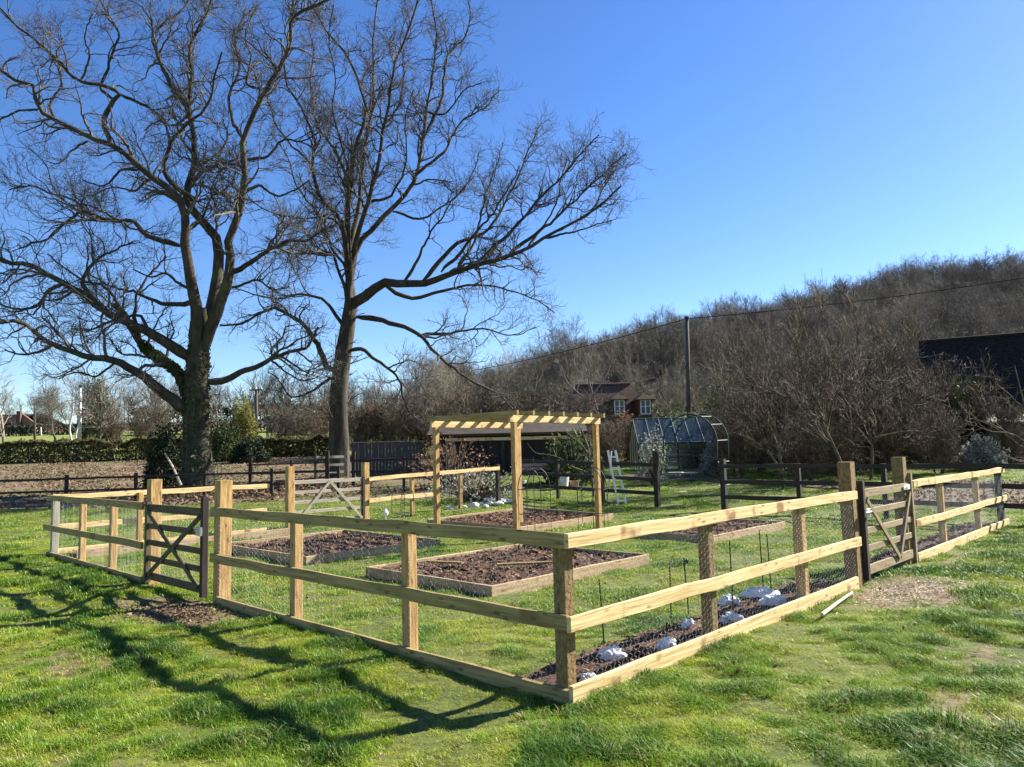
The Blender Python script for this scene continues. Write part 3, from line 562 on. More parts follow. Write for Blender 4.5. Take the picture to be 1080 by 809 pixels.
# ------------------------------------------------------------------ trees
def norm(a): return a/(np.linalg.norm(a, axis=-1, keepdims=True)+1e-9)
def resample(pts, n):
    pts = np.asarray(pts, float); m = len(pts)
    t = np.concatenate([[0], np.cumsum(np.linalg.norm(np.diff(pts, axis=0), axis=1))]); t /= t[-1]; s = np.linspace(0, 1, n)
    ext = np.vstack([2*pts[0]-pts[1], pts, 2*pts[-1]-pts[-2]]); out = []
    for x in s:
        i = min(max(np.searchsorted(t, x, 'right')-1, 0), m-2); f = (x-t[i])/(t[i+1]-t[i]+1e-9); p0, p1, p2, p3 = ext[i:i+4]
        out.append(.5*((2*p1)+(-p0+p2)*f+(2*p0-5*p1+4*p2-p3)*f*f+(-p0+3*p1-3*p2+p3)*f**3))
    return np.array(out)
def sprout(P, R, dens, t0, ang, ln, rr, n, gnarl, trop, r, tip=.3, rmin=.004, tmax=1.0, lenpow=1.0):
    """children along parents P (B,m,3); returns (b,n,3),(b,n)"""
    B, m, _ = P.shape; L = np.linalg.norm(np.diff(P, axis=1), axis=2).sum(1)
    k = r.poisson(np.maximum(L*dens*(1-t0), .3)); idx = np.repeat(np.arange(B), k); b = len(idx)
    if b == 0: return np.zeros((0, n, 3)), np.zeros((0, n))
    t = t0+(tmax-t0)*r.uniform(size=b); f = t*(m-1); i = np.minimum(f.astype(int), m-2); f = (f-i)[:, None]
    p = P[idx, i]*(1-f)+P[idx, i+1]*f; T = norm(P[idx, i+1]-P[idx, i]); ra = R[idx, i]*(1-f[:, 0])+R[idx, i+1]*f[:, 0]
    perp = r.normal(size=(b, 3)); perp -= (perp*T).sum(1, keepdims=True)*T; perp = norm(perp); perp[:, 2] += .25; perp = norm(perp)
    a = np.radians(r.uniform(*ang, b))[:, None]; d = norm(np.cos(a)*T+np.sin(a)*perp)
    l = ln*(1.15-.75*t)**lenpow*r.uniform(.55, 1.3, b)*np.minimum(1, (L[idx]/(ln*1.1))**.5)
    out = np.zeros((b, n, 3)); out[:, 0] = p; st = (l/(n-1))[:, None]
    for j in range(1, n):
        d = norm(d+gnarl*r.normal(size=(b, 3))+A(0, 0, trop)); out[:, j] = out[:, j-1]+d*st
    r0 = np.clip(np.minimum(ra*rr, l*.024+.003), rmin, None); q = np.linspace(0, 1, n)[None]
    return out, np.maximum(r0[:, None]*(1-(1-tip)*q), rmin*.75)
def px_limb(base_d, mpp, pts, k, kz=0):
    """photo-traced limb with its own run in depth (k metres toward/away per metre of length)"""
    out = []; acc = 0
    for i, (x, y) in enumerate(pts):
        if i: acc += math.hypot(x-pts[i-1][0], y-pts[i-1][1])*mpp
        out.append(at(x, y, base_d+k*acc))
    return np.array(out)
def big_tree(name, label, base, d, trunk, trunk_r, limbs, seed, dens=(2.8, 3.4, 6.8), lens=(2.7, 1.5, .80), fork=None, epi=0):
    r = np.random.default_rng(seed); root = empty(name, base, label, 'tree', 'large bare oaks'); mpp = d/F
    tk = resample(np.array([base-A(0, 0, .4)]+[at(x, y, d) for x, y in trunk]), 18); tr = np.interp(np.linspace(0, 1, 18), np.linspace(0, 1, len(trunk_r)), trunk_r)
    mb = MB(); n = 22; ph = np.arange(n)*2*np.pi/n; P = tk[None]; tk2 = tk.copy()
    mb.tubes(P, tr[None], n)
    v = mb.v[0].reshape(18, n, 3)
    for i in range(18):
        for k2 in range(n):
            c = v[i, k2]-tk[i]; lump = 1+.10*math.sin(5*ph[k2]+i*.25)*max(0, 1-i/8)+.09*mnoise.noise((c[0]*2, c[1]*2, tk[i][2]*1.2)); v[i, k2] = tk[i]+c*lump
    mb.build('trunk', 'bark', root, smooth=True, gc=False)
    LP, LR = [], []
    for pts, r0, r1, k in limbs:
        if fork and pts[0][1] < fork[0][1]-20 and abs(pts[0][0]-370) < 14: pts = [f for f in fork if f[1] > pts[0][1]+6]+pts
        p = resample(px_limb(d, mpp, pts, k), 26); Ln = np.linalg.norm(np.diff(p, axis=0), axis=1).sum()
        wob = np.cumsum(r.normal(0, .035, (26, 3)), axis=0); wob -= np.linspace(0, 1, 26)[:, None]*wob[-1]; p = p+wob*min(1, Ln/6)
        q_ = r0*(r1/r0)**np.linspace(0, 1, 26); q_[0] *= .35; q_[1] *= .8; LP.append(p); LR.append(q_)
    LP = np.array(LP); LR = np.array(LR)
    b = MB(); b.tubes(LP, LR, 9); o = b.build('limbs', 'bark', root, smooth=True, gc=False)
    P1, R1 = sprout(LP, LR, dens[0]*1.2, .36, (28, 72), lens[0]*1.12, .66, 12, .28, .04, r, .22, .010)
    P2, R2 = sprout(P1, R1, dens[1]*1.2, .28, (25, 70), lens[1], .62, 7, .26, .05, r, .3, .0075)
    P2b, R2b = sprout(LP, LR, 1.1, .4, (30, 85), lens[1]*.9, .4, 7, .26, .05, r, .3, .0075)
    P2 = np.concatenate([P2, P2b]); R2 = np.concatenate([R2, R2b])
    P3_, R3 = sprout(P2, R2, dens[2]*1.2, .22, (25, 70), lens[2], .65, 4, .26, .04, r, .5, .0052)
    b = MB(); b.tubes(P1, R1, 5); b.tubes(P2, R2, 4); b.tubes(P3_, R3, 3)
    if epi:
        E1, F1 = sprout(np.concatenate([tk[None], resample(tk[6:], 18)[None]]), np.concatenate([tr[None], tr[None]]), epi, .22, (55, 88), 1.3, .1, 6, .3, .06, r, .4, .007); E2, F2 = sprout(E1, F1, 4, .35, (25, 70), .55, .7, 4, .25, .05, r, .5, .005); b.tubes(E1, F1, 4); b.tubes(E2, F2, 3)
    b.build('branches', 'twig', root, smooth=True, gc=False)
    return root, tk, tr, LP, LR
OAK1_D, OAK2_D = 28.0, 33.0
b1 = at(209, 518, OAK1_D); b1[2] = gz(b1[0], b1[1]); b2 = at(359, 502, OAK2_D); b2[2] = gz(b2[0], b2[1])
# limb = (photo trace, start radius m, end radius m, depth run per metre)
O1 = [([(209, 385), (208, 362), (206, 340), (205, 320), (193, 272), (189, 250), (193, 237), (181, 207), (159, 189), (122, 159), (93, 148), (59, 130), (41, 115), (39, 93), (22, 87), (0, 74), (-20, 66)], .30, .05, -.25),
      ([(118, 157), (111, 130), (122, 107), (126, 98), (85, 85), (59, 63), (37, 44), (11, 22), (0, 8)], .12, .035, -.4),
      ([(126, 98), (155, 115), (172, 135), (179, 157), (190, 166)], .07, .03, .3),
      ([(122, 107), (108, 95), (114, 70), (122, 40), (112, 18), (105, -5)], .07, .03, .4),
      ([(210, 382), (213, 362), (220, 342), (226, 322), (232, 290), (231, 258), (222, 244), (205, 222), (200, 204), (209, 174), (207, 148), (200, 115), (204, 85), (202, 52), (215, 26), (226, -2), (232, -25)], .30, .05, .15),
      ([(200, 111), (178, 89), (163, 60), (159, 41), (174, 22), (193, 10), (200, -8)], .12, .035, .45),
      ([(203, 214), (200, 207), (178, 182), (181, 150), (196, 130), (218, 111), (226, 89), (234, 55)], .12, .03, -.4),
      ([(212, 378), (220, 352), (231, 326), (240, 300), (244, 270), (240, 256), (255, 215), (259, 178), (257, 155), (266, 126), (281, 96), (296, 70), (307, 41), (309, 18), (330, 11), (350, -3)], .26, .05, -.2),
      ([(306, 45), (308, 18), (308, -12)], .09, .04, .1),
      ([(259, 150), (245, 125), (242, 95), (252, 70), (248, 40), (258, 10)], .08, .03, .5),
      ([(236, 290), (266, 278), (296, 260), (322, 256), (352, 238)], .13, .035, -.35),
      ([(204, 380), (193, 372), (159, 350), (130, 337), (100, 317), (67, 298), (37, 283), (0, 274), (-35, 262)], .24, .06, -.35),
      ([(100, 317), (86, 300), (98, 278), (120, 265), (140, 255)], .12, .03, .2),
      ([(67, 298), (52, 306), (40, 322), (20, 326), (-8, 318)], .09, .03, -.6),
      ([(202, 435), (190, 430), (181, 420), (159, 402), (122, 383), (93, 376), (56, 365), (37, 350), (22, 339), (0, 340), (-20, 336)], .27, .05, -.5),
      ([(56, 365), (40, 372), (22, 375), (5, 368)], .07, .025, -.5),
      ([(122, 383), (100, 395), (84, 392), (62, 400)], .05, .02, -.7),
      ([(200, 440), (197, 415), (187, 394), (163, 376), (146, 358), (134, 336), (120, 322)], .24, .09, .1),
      ([(150, 360), (140, 330), (146, 305), (160, 285), (175, 270)], .09, .03, .4),
      ([(216, 402), (230, 402), (255, 393), (285, 380), (310, 370), (326, 362), (336, 345)], .16, .05, .28),
      ([(285, 380), (300, 392), (318, 400), (335, 398)], .05, .02, .3),
      ([(208, 322), (202, 320), (174, 318), (137, 305), (111, 302), (95, 290)], .12, .03, .55),
      ([(193, 262), (185, 259), (155, 248), (137, 233), (107, 230), (89, 222), (70, 235), (45, 255), (20, 262)], .12, .03, -.5),
      ([(89, 222), (80, 210), (60, 205), (35, 196), (10, 200)], .05, .025, -.4),
      ([(93, 148), (75, 160), (62, 172), (50, 170)], .05, .02, .5),
      ([(159, 189), (140, 200), (120, 196), (100, 205)], .06, .02, .6),
      ([(41, 115), (20, 118), (-5, 128)], .05, .03, -.3),
      ([(257, 205), (273, 196), (292, 206), (312, 200), (326, 190)], .07, .025, -.3),
      ([(240, 268), (226, 252), (231, 226), (226, 198), (236, 176)], .07, .025, .4),
      ([(206, 305), (190, 300), (174, 288), (158, 292), (140, 284)], .07, .025, -.4),
      ([(232, 300), (250, 304), (270, 296), (288, 306), (305, 302)], .07, .025, .3),
      ([(261, 168), (283, 164), (300, 148), (320, 150), (336, 140)], .07, .025, .2),
      ([(196, 244), (214, 230), (222, 210), (242, 196)], .06, .025, -.3),
      ([(159, 350), (146, 333), (120, 338), (98, 350), (75, 346)], .07, .025, .3),
      ([(130, 337), (122, 318), (108, 300), (88, 296), (66, 280), (50, 268)], .08, .025, -.2),
      ([(209, 176), (228, 166), (240, 148), (236, 126)], .06, .025, .4),
      ([(148, 180), (128, 180), (112, 196), (88, 190)], .06, .025, -.3),
      ([(200, 120), (184, 132), (168, 128), (152, 138)], .05, .022, .3),
      ([(59, 130), (52, 110), (62, 88), (58, 62), (66, 40)], .06, .025, .2),
      ([(85, 85), (96, 62), (90, 40), (98, 15)], .05, .022, -.3),
      ([(281, 96), (262, 88), (268, 62), (262, 36), (270, 8)], .06, .025, .3)]
t1, tk1, tr1, L1P, L1R = big_tree('oak_tree', 'huge bare ivy-trunked oak, the left one of two, limbs spreading over the whole left sky', b1, OAK1_D,
    [(209, 508), (208, 480), (207, 450), (207, 420), (208, 390), (210, 365), (213, 345), (215, 325)], [.70, .56, .50, .46, .44, .42, .40, .32, .12], O1, 3, epi=2.5)
O2 = [([(366, 262), (359, 229), (339, 206), (331, 174), (335, 150), (320, 115), (304, 91), (300, 60), (296, 40)], .18, .035, -.2),
      ([(366, 255), (365, 222), (365, 186), (351, 154), (335, 127), (327, 87), (331, 55), (325, 28)], .20, .03, .3),
      ([(368, 240), (369, 222), (375, 158), (383, 131), (375, 91), (363, 59), (343, 32), (331, 10), (322, -10)], .20, .035, -.15),
      ([(372, 250), (379, 222), (385, 158), (391, 127), (395, 95), (393, 51), (395, 20), (399, -8)], .20, .035, .2),
      ([(376, 260), (387, 214), (399, 170), (403, 135), (411, 103), (418, 63), (434, 24), (442, -8)], .18, .035, -.3),
      ([(374, 270), (381, 253), (411, 222), (434, 194), (442, 158), (450, 111), (454, 79), (458, 40), (454, -5)], .20, .035, .1),
      ([(450, 140), (466, 103), (474, 59), (490, 40), (496, 14), (492, -8)], .09, .03, .3),
      ([(438, 186), (470, 158), (486, 131), (512, 112), (526, 96)], .09, .025, .25),
      ([(448, 118), (470, 120), (490, 95), (508, 88)], .06, .02, -.4),
      ([(370, 322), (385, 312), (403, 297), (438, 297), (466, 289), (502, 277), (537, 269), (573, 253), (612, 233), (640, 212), (655, 196)], .30, .04, -.15),
      ([(445, 296), (460, 277), (482, 257), (513, 245), (533, 214), (557, 158), (569, 133)], .13, .025, .25),
      ([(502, 276), (533, 249), (573, 210), (608, 174), (632, 142)], .11, .025, -.3),
      ([(537, 268), (570, 246), (597, 222), (636, 186), (660, 162)], .10, .025, .15),
      ([(573, 252), (600, 246), (625, 238), (645, 232)], .07, .02, -.4),
      ([(466, 288), (490, 262), (520, 225), (540, 190), (548, 175)], .09, .025, -.45),
      ([(612, 232), (628, 216), (640, 190), (648, 170)], .06, .02, .4),
      ([(482, 284), (500, 245), (508, 205), (522, 172), (530, 150)], .08, .02, .3),
      ([(425, 298), (442, 265), (458, 238), (482, 208), (500, 186)], .09, .02, -.2),
      ([(556, 262), (575, 232), (590, 200), (598, 165)], .07, .02, .35),
      ([(412, 222), (440, 228), (468, 215), (492, 188), (505, 160)], .07, .02, .3),
      ([(330, 175), (312, 160), (296, 140), (283, 112), (280, 85)], .06, .02, .2),
      ([(366, 186), (352, 120), (356, 80), (348, 40), (352, 5)], .07, .02, -.4),
      ([(403, 136), (420, 110), (428, 80), (424, 45), (430, 10)], .06, .02, .4),
      ([(403, 297), (430, 310), (470, 306), (510, 300), (550, 310), (585, 330)], .12, .025, .3),
      ([(374, 335), (403, 340), (440, 355), (465, 380), (493, 402), (523, 415), (541, 432)], .15, .03, -.5),
      ([(440, 355), (470, 352), (505, 345), (540, 352), (565, 345)], .09, .02, .2),
      ([(366, 372), (380, 366), (397, 380), (421, 398), (430, 428), (447, 448)], .11, .025, -.3),
      ([(358, 392), (345, 388), (333, 357), (315, 339), (285, 328), (255, 341), (232, 343)], .16, .04, -.25),
      ([(355, 395), (330, 410), (310, 418), (296, 402), (282, 392)], .08, .02, -.5),
      ([(364, 350), (345, 320), (325, 312), (290, 316), (262, 308), (245, 302)], .10, .025, .3),
      ([(366, 290), (355, 235), (320, 229), (285, 222), (262, 208)], .10, .025, .1),
      ([(364, 305), (352, 272), (330, 268), (304, 265), (280, 250)], .12, .03, -.4),
      ([(366, 280), (350, 262), (343, 235), (318, 200), (305, 165), (285, 140)], .12, .025, .4),
      ([(385, 215), (415, 205), (430, 175), (428, 130), (436, 95)], .08, .02, -.5),
      ([(372, 230), (352, 190), (340, 175), (318, 170)], .06, .02, .4)]
t2, tk2, tr2, L2P, L2R = big_tree('oak_tree', 'tall bare oak, the right one of two, with a long low limb sweeping right', b2, OAK2_D,
    [(358, 490), (358, 465), (357, 435), (358, 405), (362, 375), (367, 345), (370, 315), (368, 290), (368, 270)], [.58, .46, .42, .40, .39, .37, .34, .28, .18, .06], O2, 7, (3.0, 3.5, 6.8), (2.2, 1.35, .74), [(366, 345), (368, 322), (369, 300)], 4)
# ivy on the left oak: trunk and one limb
def cards(n, centres, radii, size, r, flat=1.0):
    idx = r.integers(0, len(centres), n); d = norm(r.normal(size=(n, 3))); p = centres[idx]+d*radii[idx][:, None]*r.uniform(.9, 1.16, n)[:, None]
    a = norm(r.normal(size=(n, 3))); b = norm(np.cross(a, d+.6*r.normal(size=(n, 3)))); s = size*r.uniform(.5, 1.3, n)[:, None]; return p, a*s, b*s*.75
r_ = np.random.default_rng(21)
mb = MB(); cen = np.vstack([resample(tk1[1:15], 90), resample(L1P[17][:16], 60)]); rd = np.concatenate([np.interp(np.linspace(0, 1, 90), np.linspace(0, 1, 14), tr1[1:15]), np.full(60, .2)])
mb.quads(*cards(12000, cen, rd, .06, r_)); mb.build('ivy', 'ivy', t1, gc=False)

def proto_tree(name, h, seed, tw='wtwig', spread=1.0, stems=1, dens=(2.6, 2.6, 3.0), trunk=.35, gn=.16, lo=False, shoots=0.0, trunkmat=None, r0=None):
    """bare tree meshes: [trunk, crown]"""
    r = np.random.default_rng(seed); m = 12; P = []; R = []
    for k in range(stems):
        a = r.uniform(0, 6.28); sp = (0 if stems == 1 else .25*spread); base = A(math.cos(a), math.sin(a), 0)*(.02*h if stems > 1 else 0); d = norm(A(math.cos(a)*sp, math.sin(a)*sp, 1)); q = [base-A(0, 0, .3)]
        for j in range(m-1): q.append(q[-1]+d*(h*.66+.3)/(m-1)); d = norm(d+.10*r.normal(size=3)+A(0, 0, .04))
        P.append(q); R.append((r0 or h*.017)*np.linspace(1, .18, m)/math.sqrt(stems))
    P = np.array(P); R = np.array(R); t = MB(); t.tubes(P, R, 7)
    c = MB()
    P1, R1 = sprout(P, R, dens[0]*11/h, trunk, (30, 65), h*.40*spread, .6, 8, gn, .07, r, .25, .012, .99, .45)
    P2, R2 = sprout(P1, R1, dens[1]*10/h, .12, (25, 70), h*.17, .65, 5, gn+.06, .06, r, .4, .010)
    c.tubes(P1, R1, 4); c.tubes(P2, R2, 3)
    if not lo:
        P3_, R3 = sprout(P2, R2, dens[2]*10/h, .08, (25, 60), h*.085, .7, 3, gn+.05, .06, r, .6, .008); c.tubes(P3_, R3, 3)
    if shoots:
        Q, RQ = sprout(P1, R1, shoots, .25, (40, 80), h*.3, .4, 5, .07, .45, r, .4, .006); c.tubes(Q, RQ, 3)
    return t.mesh('trunk', trunkmat or tw, gc=False, smooth=True), c.mesh('crown', tw, gc=False)
def tree_obj(name, p, meshes, label, group, s=1.0, rz=0.0, cat='tree', sz=None):
    o = empty(name, p, label, cat, group); o.rotation_euler = (0, 0, rz); o.scale = (s, s, sz or s)
    for me in meshes:
        c = bpy.data.objects.new(me.name.split('.')[0], me); COL.objects.link(c); c.parent = o
    return o
# wood on the hill: one mass of instanced trees, plus skyline trees of their own
def wood_proto(i):
    r = np.random.default_rng(400+i); h = 12.; m = 9; q = [A(0, 0, -.4)]; d = A(0, 0, 1.)
    for j in range(m-1): q.append(q[-1]+d*(h*.70)/(m-1)); d = norm(d+.09*r.normal(size=3)+A(0, 0, .05))
    P = np.array([q]); R = (.17*np.linspace(1, .35, m))[None]; t = MB(); t.tubes(P, R, 6)
    P1, R1 = sprout(P, R, [4.2, 3.4, 4.8, 3.8, 4.4, 3.6][i], .34, (28, 78), h*[.36, .42, .32, .38, .30, .44][i], .6, 7, .17, .05, r, .25, .02, .99, .35)
    P2, R2 = sprout(P1, R1, 2.7, .15, (28, 75), 2.1, .6, 5, .2, .03, r, .4, .014); P3_, R3 = sprout(P2, R2, 4.2, .1, (28, 75), 1.0, .7, 3, .2, .02, r, .6, .011)
    c = MB(); c.tubes(P1, R1, 4); c.tubes(P2, R2, 3); c.tubes(P3_, R3, 3); return t.mesh('trunk', 'wtwig', gc=False, smooth=True), c.mesh('crown', 'wtwig', gc=False)
WP = [wood_proto(i) for i in range(6)]
def joined(name, pair):
    mb = MB()
    for me in pair:
        n = len(me.vertices); v = np.zeros(n*3, np.float32); me.vertices.foreach_get('co', v); k = len(me.loops); li = np.zeros(k, np.int32); me.loops.foreach_get('vertex_index', li); mb.add(v.reshape(-1, 3), [li.reshape(-1, 4)])
    return bpy.data.objects.new(name, mb.mesh(name, 'wtwig', gc=False))
r_ = np.random.default_rng(5); pts = []
for _ in range(5200):
    y = r_.uniform(95, 246); x = r_.uniform(-14, .80*y+12)
    pts.append((x, y))
for _ in range(700):
    y = r_.uniform(64, 100); x = r_.uniform(14, .85*y+8); pts.append((x, y))
pts = np.array(pts); keep = []; gridk = {}
for i, (x, y) in enumerate(pts):
    k = (int(x//4.6), int(y//5.2))
    if k not in gridk: gridk[k] = 1; keep.append(i)
pts = pts[keep]; z = terr(pts[:, 0], pts[:, 1])
sc = r_.uniform(.7, 1.18, len(pts))*np.where(pts[:, 1] < 100, .72, 1); scatter('wood', np.stack([pts[:, 0], pts[:, 1], z-.2], -1), r_.uniform(0, 6.28, len(pts)), np.stack([sc, sc, sc*r_.uniform(.9, 1.15, len(pts))], -1), [joined('wood_tree', w) for w in WP], 'brown leafless wood covering the hill behind the house')
for i in range(26):
    px = 575+i*20.5; x = (px-540)/F*232; y = 232+r_.uniform(-4, 6); tree_obj('bare_tree', (x, y, gz(x, y)-.2), WP[i % 6], 'bare winter tree standing along the crest of the wooded hill', 'trees along the hill crest', r_.uniform(1.0, 1.35), r_.uniform(0, 6))

# trees in the middle distance
TP = [proto_tree('m', 8, 200+i, 'wtwig', [1.0, .9, 1.2][i], 1 if i else 3, (3.2, 3.0, 3.2), .25) for i in range(3)]
BIRCH = proto_tree('birch', 9, 230, 'wtwig', .6, 1, (3.0, 3, 3), .4, .12, trunkmat='birch', r0=.11)
def mid(name, px, d, h, me, label, group, base_h, rz=None, zs=1.0, cat='tree', dz=-.1):
    x = at(px, 470, d)[0]; s = h/base_h; return tree_obj(name, (x, d, gz(x, d)+dz), me, label, group, s, rng.uniform(0, 6) if rz is None else rz, cat, s*zs)
G1 = 'bare trees behind the meadow hedge'
mid('bare_tree', 3, 62, 9.0, TP[1], 'broad bare tree at the extreme left before the brick house', G1, 8)
mid('birch_tree', 76, 60, 8.6, BIRCH, 'white-stemmed birch beside the pale pole, left one of two', 'birches by the pale pole', 9)
mid('birch_tree', 80.5, 61, 7.2, BIRCH, 'slimmer white-stemmed birch beside the pale pole, right one of two', 'birches by the pale pole', 9)
mid('bare_tree', 62, 70, 6.2, TP[0], 'bushy bare tree left of the two birches', G1, 8)
mid('bare_tree', 103, 58, 9.0, TP[2], 'tall bare tree just right of the pale pole', G1, 8)
mid('bare_tree', 128, 66, 8.0, TP[1], 'rounded bare tree midway between the pale pole and the ivy-clad oak', G1, 8)
mid('bare_tree', 150, 58, 7.2, TP[0], 'many-stemmed bare tree close left of the ivy-clad oak', G1, 8)
mid('bare_tree', 172, 75, 9.0, TP[2], 'bare tree half hidden by the low left limb of the ivy-clad oak', G1, 8)
tree_obj('bare_tree', (14.2, 7.6, -.1), TP[2], 'unseen bare tree added to shade the lawn, off to the right of the V-braced gate', None, 1.15, 1.0)  # two trees out of view, added to shade the right foreground
tree_obj('bare_tree', (15.5, 10.6, -.1), TP[1], 'second unseen bare tree added for shade, beyond the one right of the V-braced gate', None, 1.1, 2.2)
G2 = 'bare trees between the two oaks'
for px, d, h, k, lab in [(232, 70, 8.5, 1, 'bare tree immediately right of the ivy-clad oak trunk'), (262, 82, 9.5, 2, 'bare tree behind the golden bush'), (284, 64, 8, 0, 'many-stemmed bare tree right of the brown pole'), (306, 72, 9.5, 1, 'rounded bare tree midway between pole and right oak'), (330, 62, 8.4, 2, 'bare tree close left of the right oak trunk')]:
    mid('bare_tree', px, d, h, TP[k], lab, G2, 8)
G3 = 'bare trees behind the long barn'
for px, d, h, k, lab in [(384, 50, 6.2, 0, 'twiggy bare tree just right of the right oak trunk'), (408, 58, 8.2, 1, 'bare tree above the grey boarded fence'), (432, 50, 6.6, 2, 'spreading bare tree over the grey fence end'), (455, 62, 9, 0, 'bare tree behind the left pergola post'), (480, 54, 7.2, 1, 'bare tree over the left half of the barn roof'), (505, 66, 9.4, 2, 'tall bare tree behind the barn centre'), (530, 56, 7.6, 0, 'bare tree over the right half of the barn roof'), (556, 70, 9.6, 1, 'bare tree where the barn roof meets the hill'), (578, 56, 7.0, 2, 'bare tree left of the dormer house'), (600, 66, 8.4, 0, 'tangled bare tree behind the dormer house gable')]:
    mid('bare_tree', px, d, h, TP[k], lab, G3, 8)
for k in range(46):        # far trees along the horizon on the left
    d = rng.uniform(120, 190); px = -10+k*13+rng.uniform(-5, 5)
    mid('bare_tree', px, d, rng.uniform(7, 11.5), WP[k % 6], 'distant bare tree on the low skyline left of the hill', 'distant trees on the left skyline', 12)

# bushes made of leaf cards
def bush(name, p, rx, ry, rz_, n, size, m, label, group, cat='bush', twigs=0, seed=0, shell=.55):
    r = np.random.default_rng(seed+77); root = empty(name, p, label, cat, group); p = A(*p)
    d = norm(r.normal(size=(n, 3))); d[:, 2] = np.abs(d[:, 2])*1.0-.12*r.uniform(size=n)
    lob = 1+.38*np.array([mnoise.noise(Vector(q*2.2)+Vector((seed*5., 0, 0))) for q in d])+.22*np.array([mnoise.noise(Vector(q*5.)+Vector((0, seed*3., 0))) for q in d])
    rr = (shell+(1-shell)*r.uniform(size=n)**.6)*lob; c = p+d*rr[:, None]*A(rx, ry, rz_)+A(0, 0, rz_*.06)
    a = norm(d*.6+r.normal(size=(n, 3))); b = norm(np.cross(a, r.normal(size=(n, 3)))); s = size*r.uniform(.5, 1.35, n)[:, None]
    MB().quads(c, a*s, b*s*.6).build('foliage', m, root, gc=False)
    k = max(14, twigs); dd = norm(r.normal(size=(k, 3))); dd[:, 2] = np.abs(dd[:, 2])+.3; dd = norm(dd); e = p+dd*A(rx, ry, rz_)*r.uniform(.7, 1.0, (k, 1)); T = np.stack([p+A(0, 0, -.1)+dd*0, (p+e)/2+r.normal(0, .06, (k, 3)), e], 1)
    MB().tubes(T, np.full((k, 3), .02)*np.array([1.4, .8, .35]), 4).build('stems', 'otwig', root, gc=False)
    return root
def bpx(name, px, d, w, h, n, size, m, label, group='shrubs around the garden', seed=0, sink=0.0, **kw):
    x = at(px, 470, d)[0]; return bush(name, (x, d, gz(x, d)-sink), w/2, w/2*.8, h, n, size, m, label, group, seed=seed, **kw)
bpx('evergreen_bush', 174, 29.5, 1.7, 2.3, 7000, .05, 'holly', 'dark evergreen bush hugging the left side of the ivy-clad oak', seed=1)
bpx('evergreen_bush', 236, 47, 2.4, 2.4, 4500, .075, 'evergreen', 'green bush between the ivy-clad oak and the golden bush', seed=2)
bpx('golden_bush', 256, 48, 2.2, 3.9, 6500, .075, 'yellowgreen', 'yellow-green upright bush between the two oaks', seed=3)
bpx('evergreen_bush', 264, 45, 2.4, 1.5, 4500, .075, 'holly', 'dark low evergreen at the foot of the golden bush', seed=4)
bpx('evergreen_tree', 99, 64, 2.9, 6.4, 8000, .09, 'evergreen', 'slim dark green conifer behind the tall bare tree right of the pale pole', seed=5, cat='tree')




bpx('evergreen_bush', 602, 27.5, 2.3, 1.9, 2600, .085, 'evergreen', 'leafy evergreen shrub behind the pruned apple tree', seed=9)
bpx('round_shrub', 658, 38, 2.2, 2.4, 3600, .075, 'brownleaf', 'clipped ball of dry brown beech leaves under the dormer windows', seed=10)
bpx('evergreen_bush', 688, 26.5, 1.3, 1.9, 700, .05, 'greyleaf', 'loose grey-green shrub left of the garden arch', seed=11, twigs=40)
bpx('evergreen_bush', 775, 40, 4.0, 4.0, 4200, .08, 'evergreen', 'green bush right of the greenhouse, tallest shrub beside the arch', seed=12)
bpx('evergreen_bush', 812, 38, 3.6, 2.6, 3000, .08, 'hedge', 'olive bush behind the multi-stemmed fruit tree', seed=13)
bpx('evergreen_bush', 1012, 33, 3.0, 3.5, 3800, .09, 'evergreen', 'pale-leaved evergreen shrub before the dark slate roof', seed=14)
bpx('round_shrub', 1035, 29, 1.75, 1.25, 3400, .055, 'greyleaf', 'low round silver-grey shrub behind the end of the right fence', seed=15)
bpx('evergreen_bush', 955, 35, 4.2, 2.5, 5000, .075, 'holly', 'dark evergreen bush left of the slate-roofed barn', seed=17)
bpx('evergreen_bush', 905, 35, 5.0, 2.7, 6000, .075, 'holly', 'dark evergreen bush behind the water butt', seed=18)
bpx('evergreen_bush', 850, 35, 5.0, 2.5, 6000, .075, 'holly', 'dark evergreen bush between the two fruit trees', seed=19)
bpx('evergreen_bush', 618, 42, 2.6, 2.6, 3600, .08, 'holly', 'dark shrub against the left wall of the dormer house', seed=20)
bpx('evergreen_bush', 735, 32.5, 1.6, 1.4, 1500, .07, 'evergreen', 'small shrub inside the greenhouse glass', seed=21)
bpx('evergreen_bush', 752, 29.2, 1.0, 1.3, 1300, .06, 'greyleaf', 'pale grassy plant at the right foot of the greenhouse', seed=22)
bpx('evergreen_bush', 700, 36, 3.2, 2.3, 4200, .075, 'holly', 'dark evergreen behind the left half of the greenhouse', seed=30)
bpx('evergreen_bush', 740, 36.5, 3.4, 2.4, 4200, .075, 'holly', 'dark evergreen behind the right half of the greenhouse', seed=31)
bpx('evergreen_bush', 800, 34, 3.4, 1.7, 4200, .07, 'holly', 'low dark evergreen behind the stem of the bushy fruit tree', seed=32)
bpx('evergreen_bush', 985, 34, 3.0, 2.0, 4000, .075, 'holly', 'low dark evergreen in the corner by the slate barn', seed=33)
bpx('rose_bush', 500, 23.0, 3.2, 1.1, 900, .05, 'greyleaf', 'sparse rose bushes growing behind the pale stones', seed=23, twigs=90)
bpx('rose_bush', 475, 27.0, 3.6, 2.0, 700, .06, 'brownleaf', 'tangled climber against the boarded barn wall', seed=24, twigs=120)
